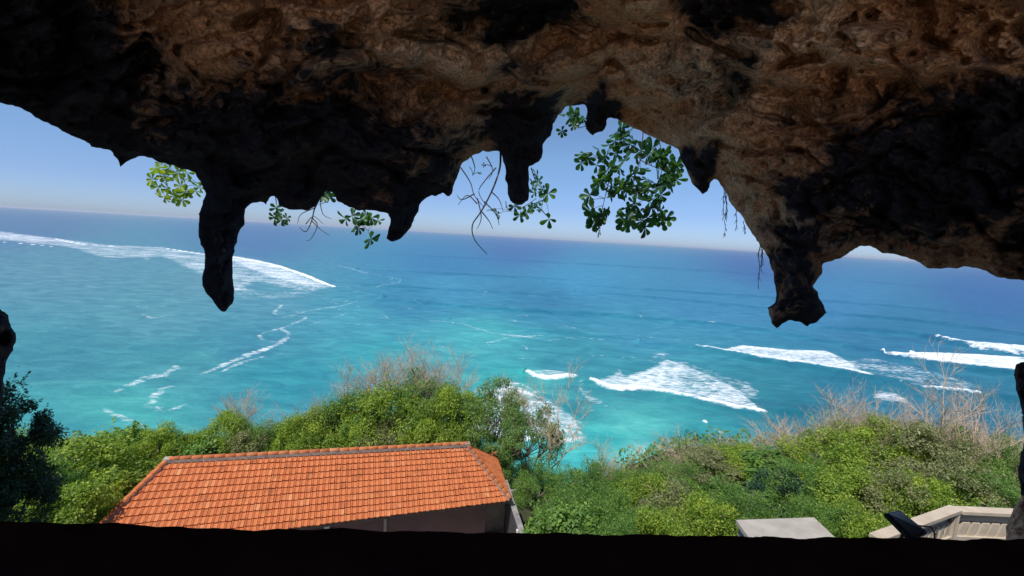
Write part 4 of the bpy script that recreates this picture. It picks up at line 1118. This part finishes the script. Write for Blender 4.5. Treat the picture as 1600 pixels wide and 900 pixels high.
def branch(name, paths, ros, Z, s, mat, label, seed, thick=.012, stray=0, base=.45, cat='hanging branch', grp='branches hanging over the cave opening'):
    """paths: list of pixel polylines; ros: pixel positions of leaf rosettes"""
    r = random.Random(seed); p0 = Vector(atd(*paths[0][0], Z))
    e = empty(name, p0, label, cat, grp)
    mb = MB(); lf = MB(); nodes = []
    for pi, pl in enumerate(paths):
        pts = []
        for i, q in enumerate(pl):
            zz = Z+.25*math.sin(i*1.3+pi*2.1)*(i > 0 or pi == 0)
            pts.append(Vector(atd(q[0], q[1], zz))-p0)
        # smooth resample
        fine = []
        for i in range(len(pts)-1):
            a_ = pts[max(i-1, 0)]; b_ = pts[i]; c_ = pts[i+1]; d_ = pts[min(i+2, len(pts)-1)]
            for t in (0, .25, .5, .75):
                fine.append(.5*((2*b_)+(c_-a_)*t+(2*a_-5*b_+4*c_-d_)*t*t+(3*b_-a_-3*c_+d_)*t**3))
        fine.append(pts[-1]); m = len(fine)
        th = thick*(1 if pi == 0 else .6)
        mb.tube(fine, [th*(1-.75*i/m) for i in range(m)], 5, cap=True); nodes += fine[m//3:]
    for q in ros:
        sc = q[2] if len(q) > 2 else 1.
        p = Vector(atd(q[0], q[1], Z+r.uniform(-.25, .25)))-p0
        if nodes:
            nn = min(nodes, key=lambda w: (w-p).length); mb.tube([nn, (nn+p)/2+Vector((0, 0, .02)), p], [thick*.35, thick*.3, thick*.25], 4, cap=False)
        d = Vector((r.uniform(-.8, .8), r.uniform(-1.3, .2), r.uniform(-.9, .3)))
        rosette(lf, p, d, s*sc, r, r.choice((4, 5, 6, 6, 7)), base)
    mb.build('twigs', DBARK, e, smooth=True)
    if ros: lf.build('foliage', mat, e, smooth=False)
    return e
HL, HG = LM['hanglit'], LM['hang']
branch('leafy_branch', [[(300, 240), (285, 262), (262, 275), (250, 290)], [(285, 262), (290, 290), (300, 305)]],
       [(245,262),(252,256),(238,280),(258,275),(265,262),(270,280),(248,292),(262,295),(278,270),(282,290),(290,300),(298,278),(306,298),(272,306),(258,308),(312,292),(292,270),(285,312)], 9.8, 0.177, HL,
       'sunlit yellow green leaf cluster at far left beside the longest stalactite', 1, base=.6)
branch('leafy_branch', [[(430, 300), (432, 318), (436, 335)]], [(432,325,.9),(430,340,.9),(440,343,.9),(448,340,.7),(436,332,.8)], 9.0, 0.170, HG, 'small green leaf tuft just right of the longest stalactite', 2)
branch('leafy_branch', [[(512, 290), (508, 306), (505, 312)]], [(508,302,1),(514,306,.9),(503,308,.8),(516,298,.8)], 8.8, 0.170, HG, 'few green leaves in the notch left of the flat rosettes', 3)
branch('leafy_branch', [[(556, 325), (554, 340), (575, 360)]], [(541,342,1),(556,350,1),(566,342,1),(580,340,1),(590,344,.8),(560,356,.9),(579,373,1.15),(572,335,.9),(550,338,.9)], 8.8, 0.185, HG, 'flat green leaf rosettes beside the short rock finger', 4)
branch('leafy_branch', [[(830, 262), (838, 285), (850, 300), (845, 330)], [(838, 310), (815, 325), (800, 330)], [(850, 300), (856, 325)]],
       [(838,275,.9),(833,292,.9),(842,284,.8),(856,302,1.05),(850,296,.7),(840,315,.9),(846,326,1),(858,342,1.1),(812,336,1),(822,332,.9),(804,322,.8),(790,322,.7),(776,334,.7),(770,326,.7),(835,302,.7),(830,325,.7)], 8.8, 0.177, HG,
       'leaf rosettes hanging around the wide middle stalactite', 5)
branch('leafy_branch', [[(975, 190), (968, 230), (955, 270), (945, 310), (935, 350)], [(1005, 205), (1000, 250), (990, 290), (1000, 340)], [(1030, 218), (1035, 260), (1025, 300), (1030, 345)], [(950, 180), (905, 200), (890, 185)], [(990,230),(960,262),(925,240)], [(1000,250),(1025,262),(1050,270)]],
       [(x+dx, y+dy, sc) for dx, dy in ((0, 0), (6, -5)) for x, y, sc in
        [(892,182,.9),(884,178,.8),(900,176,.9),(905,190,.6),(878,205,.6),(896,196,.5),(912,240,1),(908,254,.9),(918,246,.8),(935,232,.8),(932,258,.9),(945,245,1),(955,225,.9),(965,205,1),(975,215,1),(950,265,1),(962,240,.9),
         (985,225,1),(995,240,1),(978,250,1),(968,262,1),(940,280,1),(930,290,1),(922,305,1),(918,315,.8),(956,290,1.1),(965,300,1),(950,300,1),(972,285,.9),(985,275,1),(1000,262,1.1),(1010,245,1),(1020,232,1),(1030,245,1),(1025,262,1.1),
         (1012,280,1),(998,292,1),(990,305,1),(980,298,1),(1005,300,1),(1018,300,.9),(1035,290,1),(1045,272,1),(1052,262,1),(1050,285,1),(1040,255,1),(1055,272,.8),(1032,305,.9),(925,338,1.1),(930,345,1.1),(922,330,1),(938,356,.9),(940,335,.7),
         (975,345,1),(982,350,.9),(972,338,.7),(980,325,.6),(1002,345,1),(1012,340,1.1),(1020,332,1),(1008,355,1),(1018,325,.9),(1032,328,.9),(1035,345,.9),(1028,338,.8),(1015,315,.9),(992,318,.9),(1000,328,.8)] if dx == 0 or (x*7+y*3) % 5 < 1],
       8.2, 0.195, HG, 'dense green leafy branch hanging right of the middle stalactite', 6, .016, base=.42)
# bare hanging twigs
branch('bare_branch', [[(505,300),(492,325),(487,345),(478,362),(468,355)], [(487,345),(500,358),(515,368)], [(492,325),(470,335),(465,350)], [(487,340),(496,352),(486,373),(478,376)], [(500,315),(505,335),(518,342)], [(520,305),(508,316),(497,320)], [(478,350),(490,338),(505,350)]],
       [], 9.0, 0, None, 'bare dark twigs hanging below the rock left of the flat rosettes', 7, .018)
branch('bare_branch', [[(782,230),(781,262),(770,295),(752,330),(738,352),(742,375),(761,397)], [(720,262),(735,285),(741,305),(757,325)], [(741,303),(722,312),(714,305)], [(745,318),(730,305),(716,320)], [(775,262),(758,282),(748,300),(760,322)], [(757,315),(775,335),(780,352)],
       [(752,330),(764,345),(770,358)], [(768,300),(780,312),(786,330)], [(746,310),(752,340),(745,358)], [(735,240),(742,262),(738,275)], [(760,245),(770,265),(764,280)]],
       [(755,258,.5),(735,262,.4),(750,270,.4)], 8.4, .10, HG, 'tangle of bare twigs left of the middle stalactite with one long trailing end', 8, .022)
def roots(px, pts, seed, label):
    r = random.Random(seed); p0 = Vector(atd(*pts[0][0], 6.2)); e = empty('hanging_roots', p0, label, 'hanging roots', 'fine roots hanging from the right rock')
    for a_, b_ in pts:
        mb = MB(); q = []
        for i in range(9):
            t = i/8; q.append(Vector(atd(a_[0]+(b_[0]-a_[0])*t+r.uniform(-1.2, 1.2), a_[1]+(b_[1]-a_[1])*t, 6.2))-p0)
        mb.tube(q, [.006*(1-.6*i/8) for i in range(9)], 4)
        for _ in range(10):
            i = r.randrange(2, 8); mb.tube([q[i], q[i]+Vector((r.uniform(-.03, .03), 0, -.03-.04*r.random()))], .003, 3)
        mb.build('root', BARK, e)
roots(0, [((1131,292),(1130,345)), ((1136,305),(1131,372)), ((1133,300),(1137,340)), ((1150,325),(1151,360)), ((1162,345),(1163,362))], 1, 'wispy dry roots hanging below the rock edge, nearer the leafy branch')
roots(0, [((1187,375),(1185,452)), ((1192,388),(1188,425)), ((1189,380),(1191,415))], 2, 'thin root string hanging just left of the knobbly two lobed stalactite')
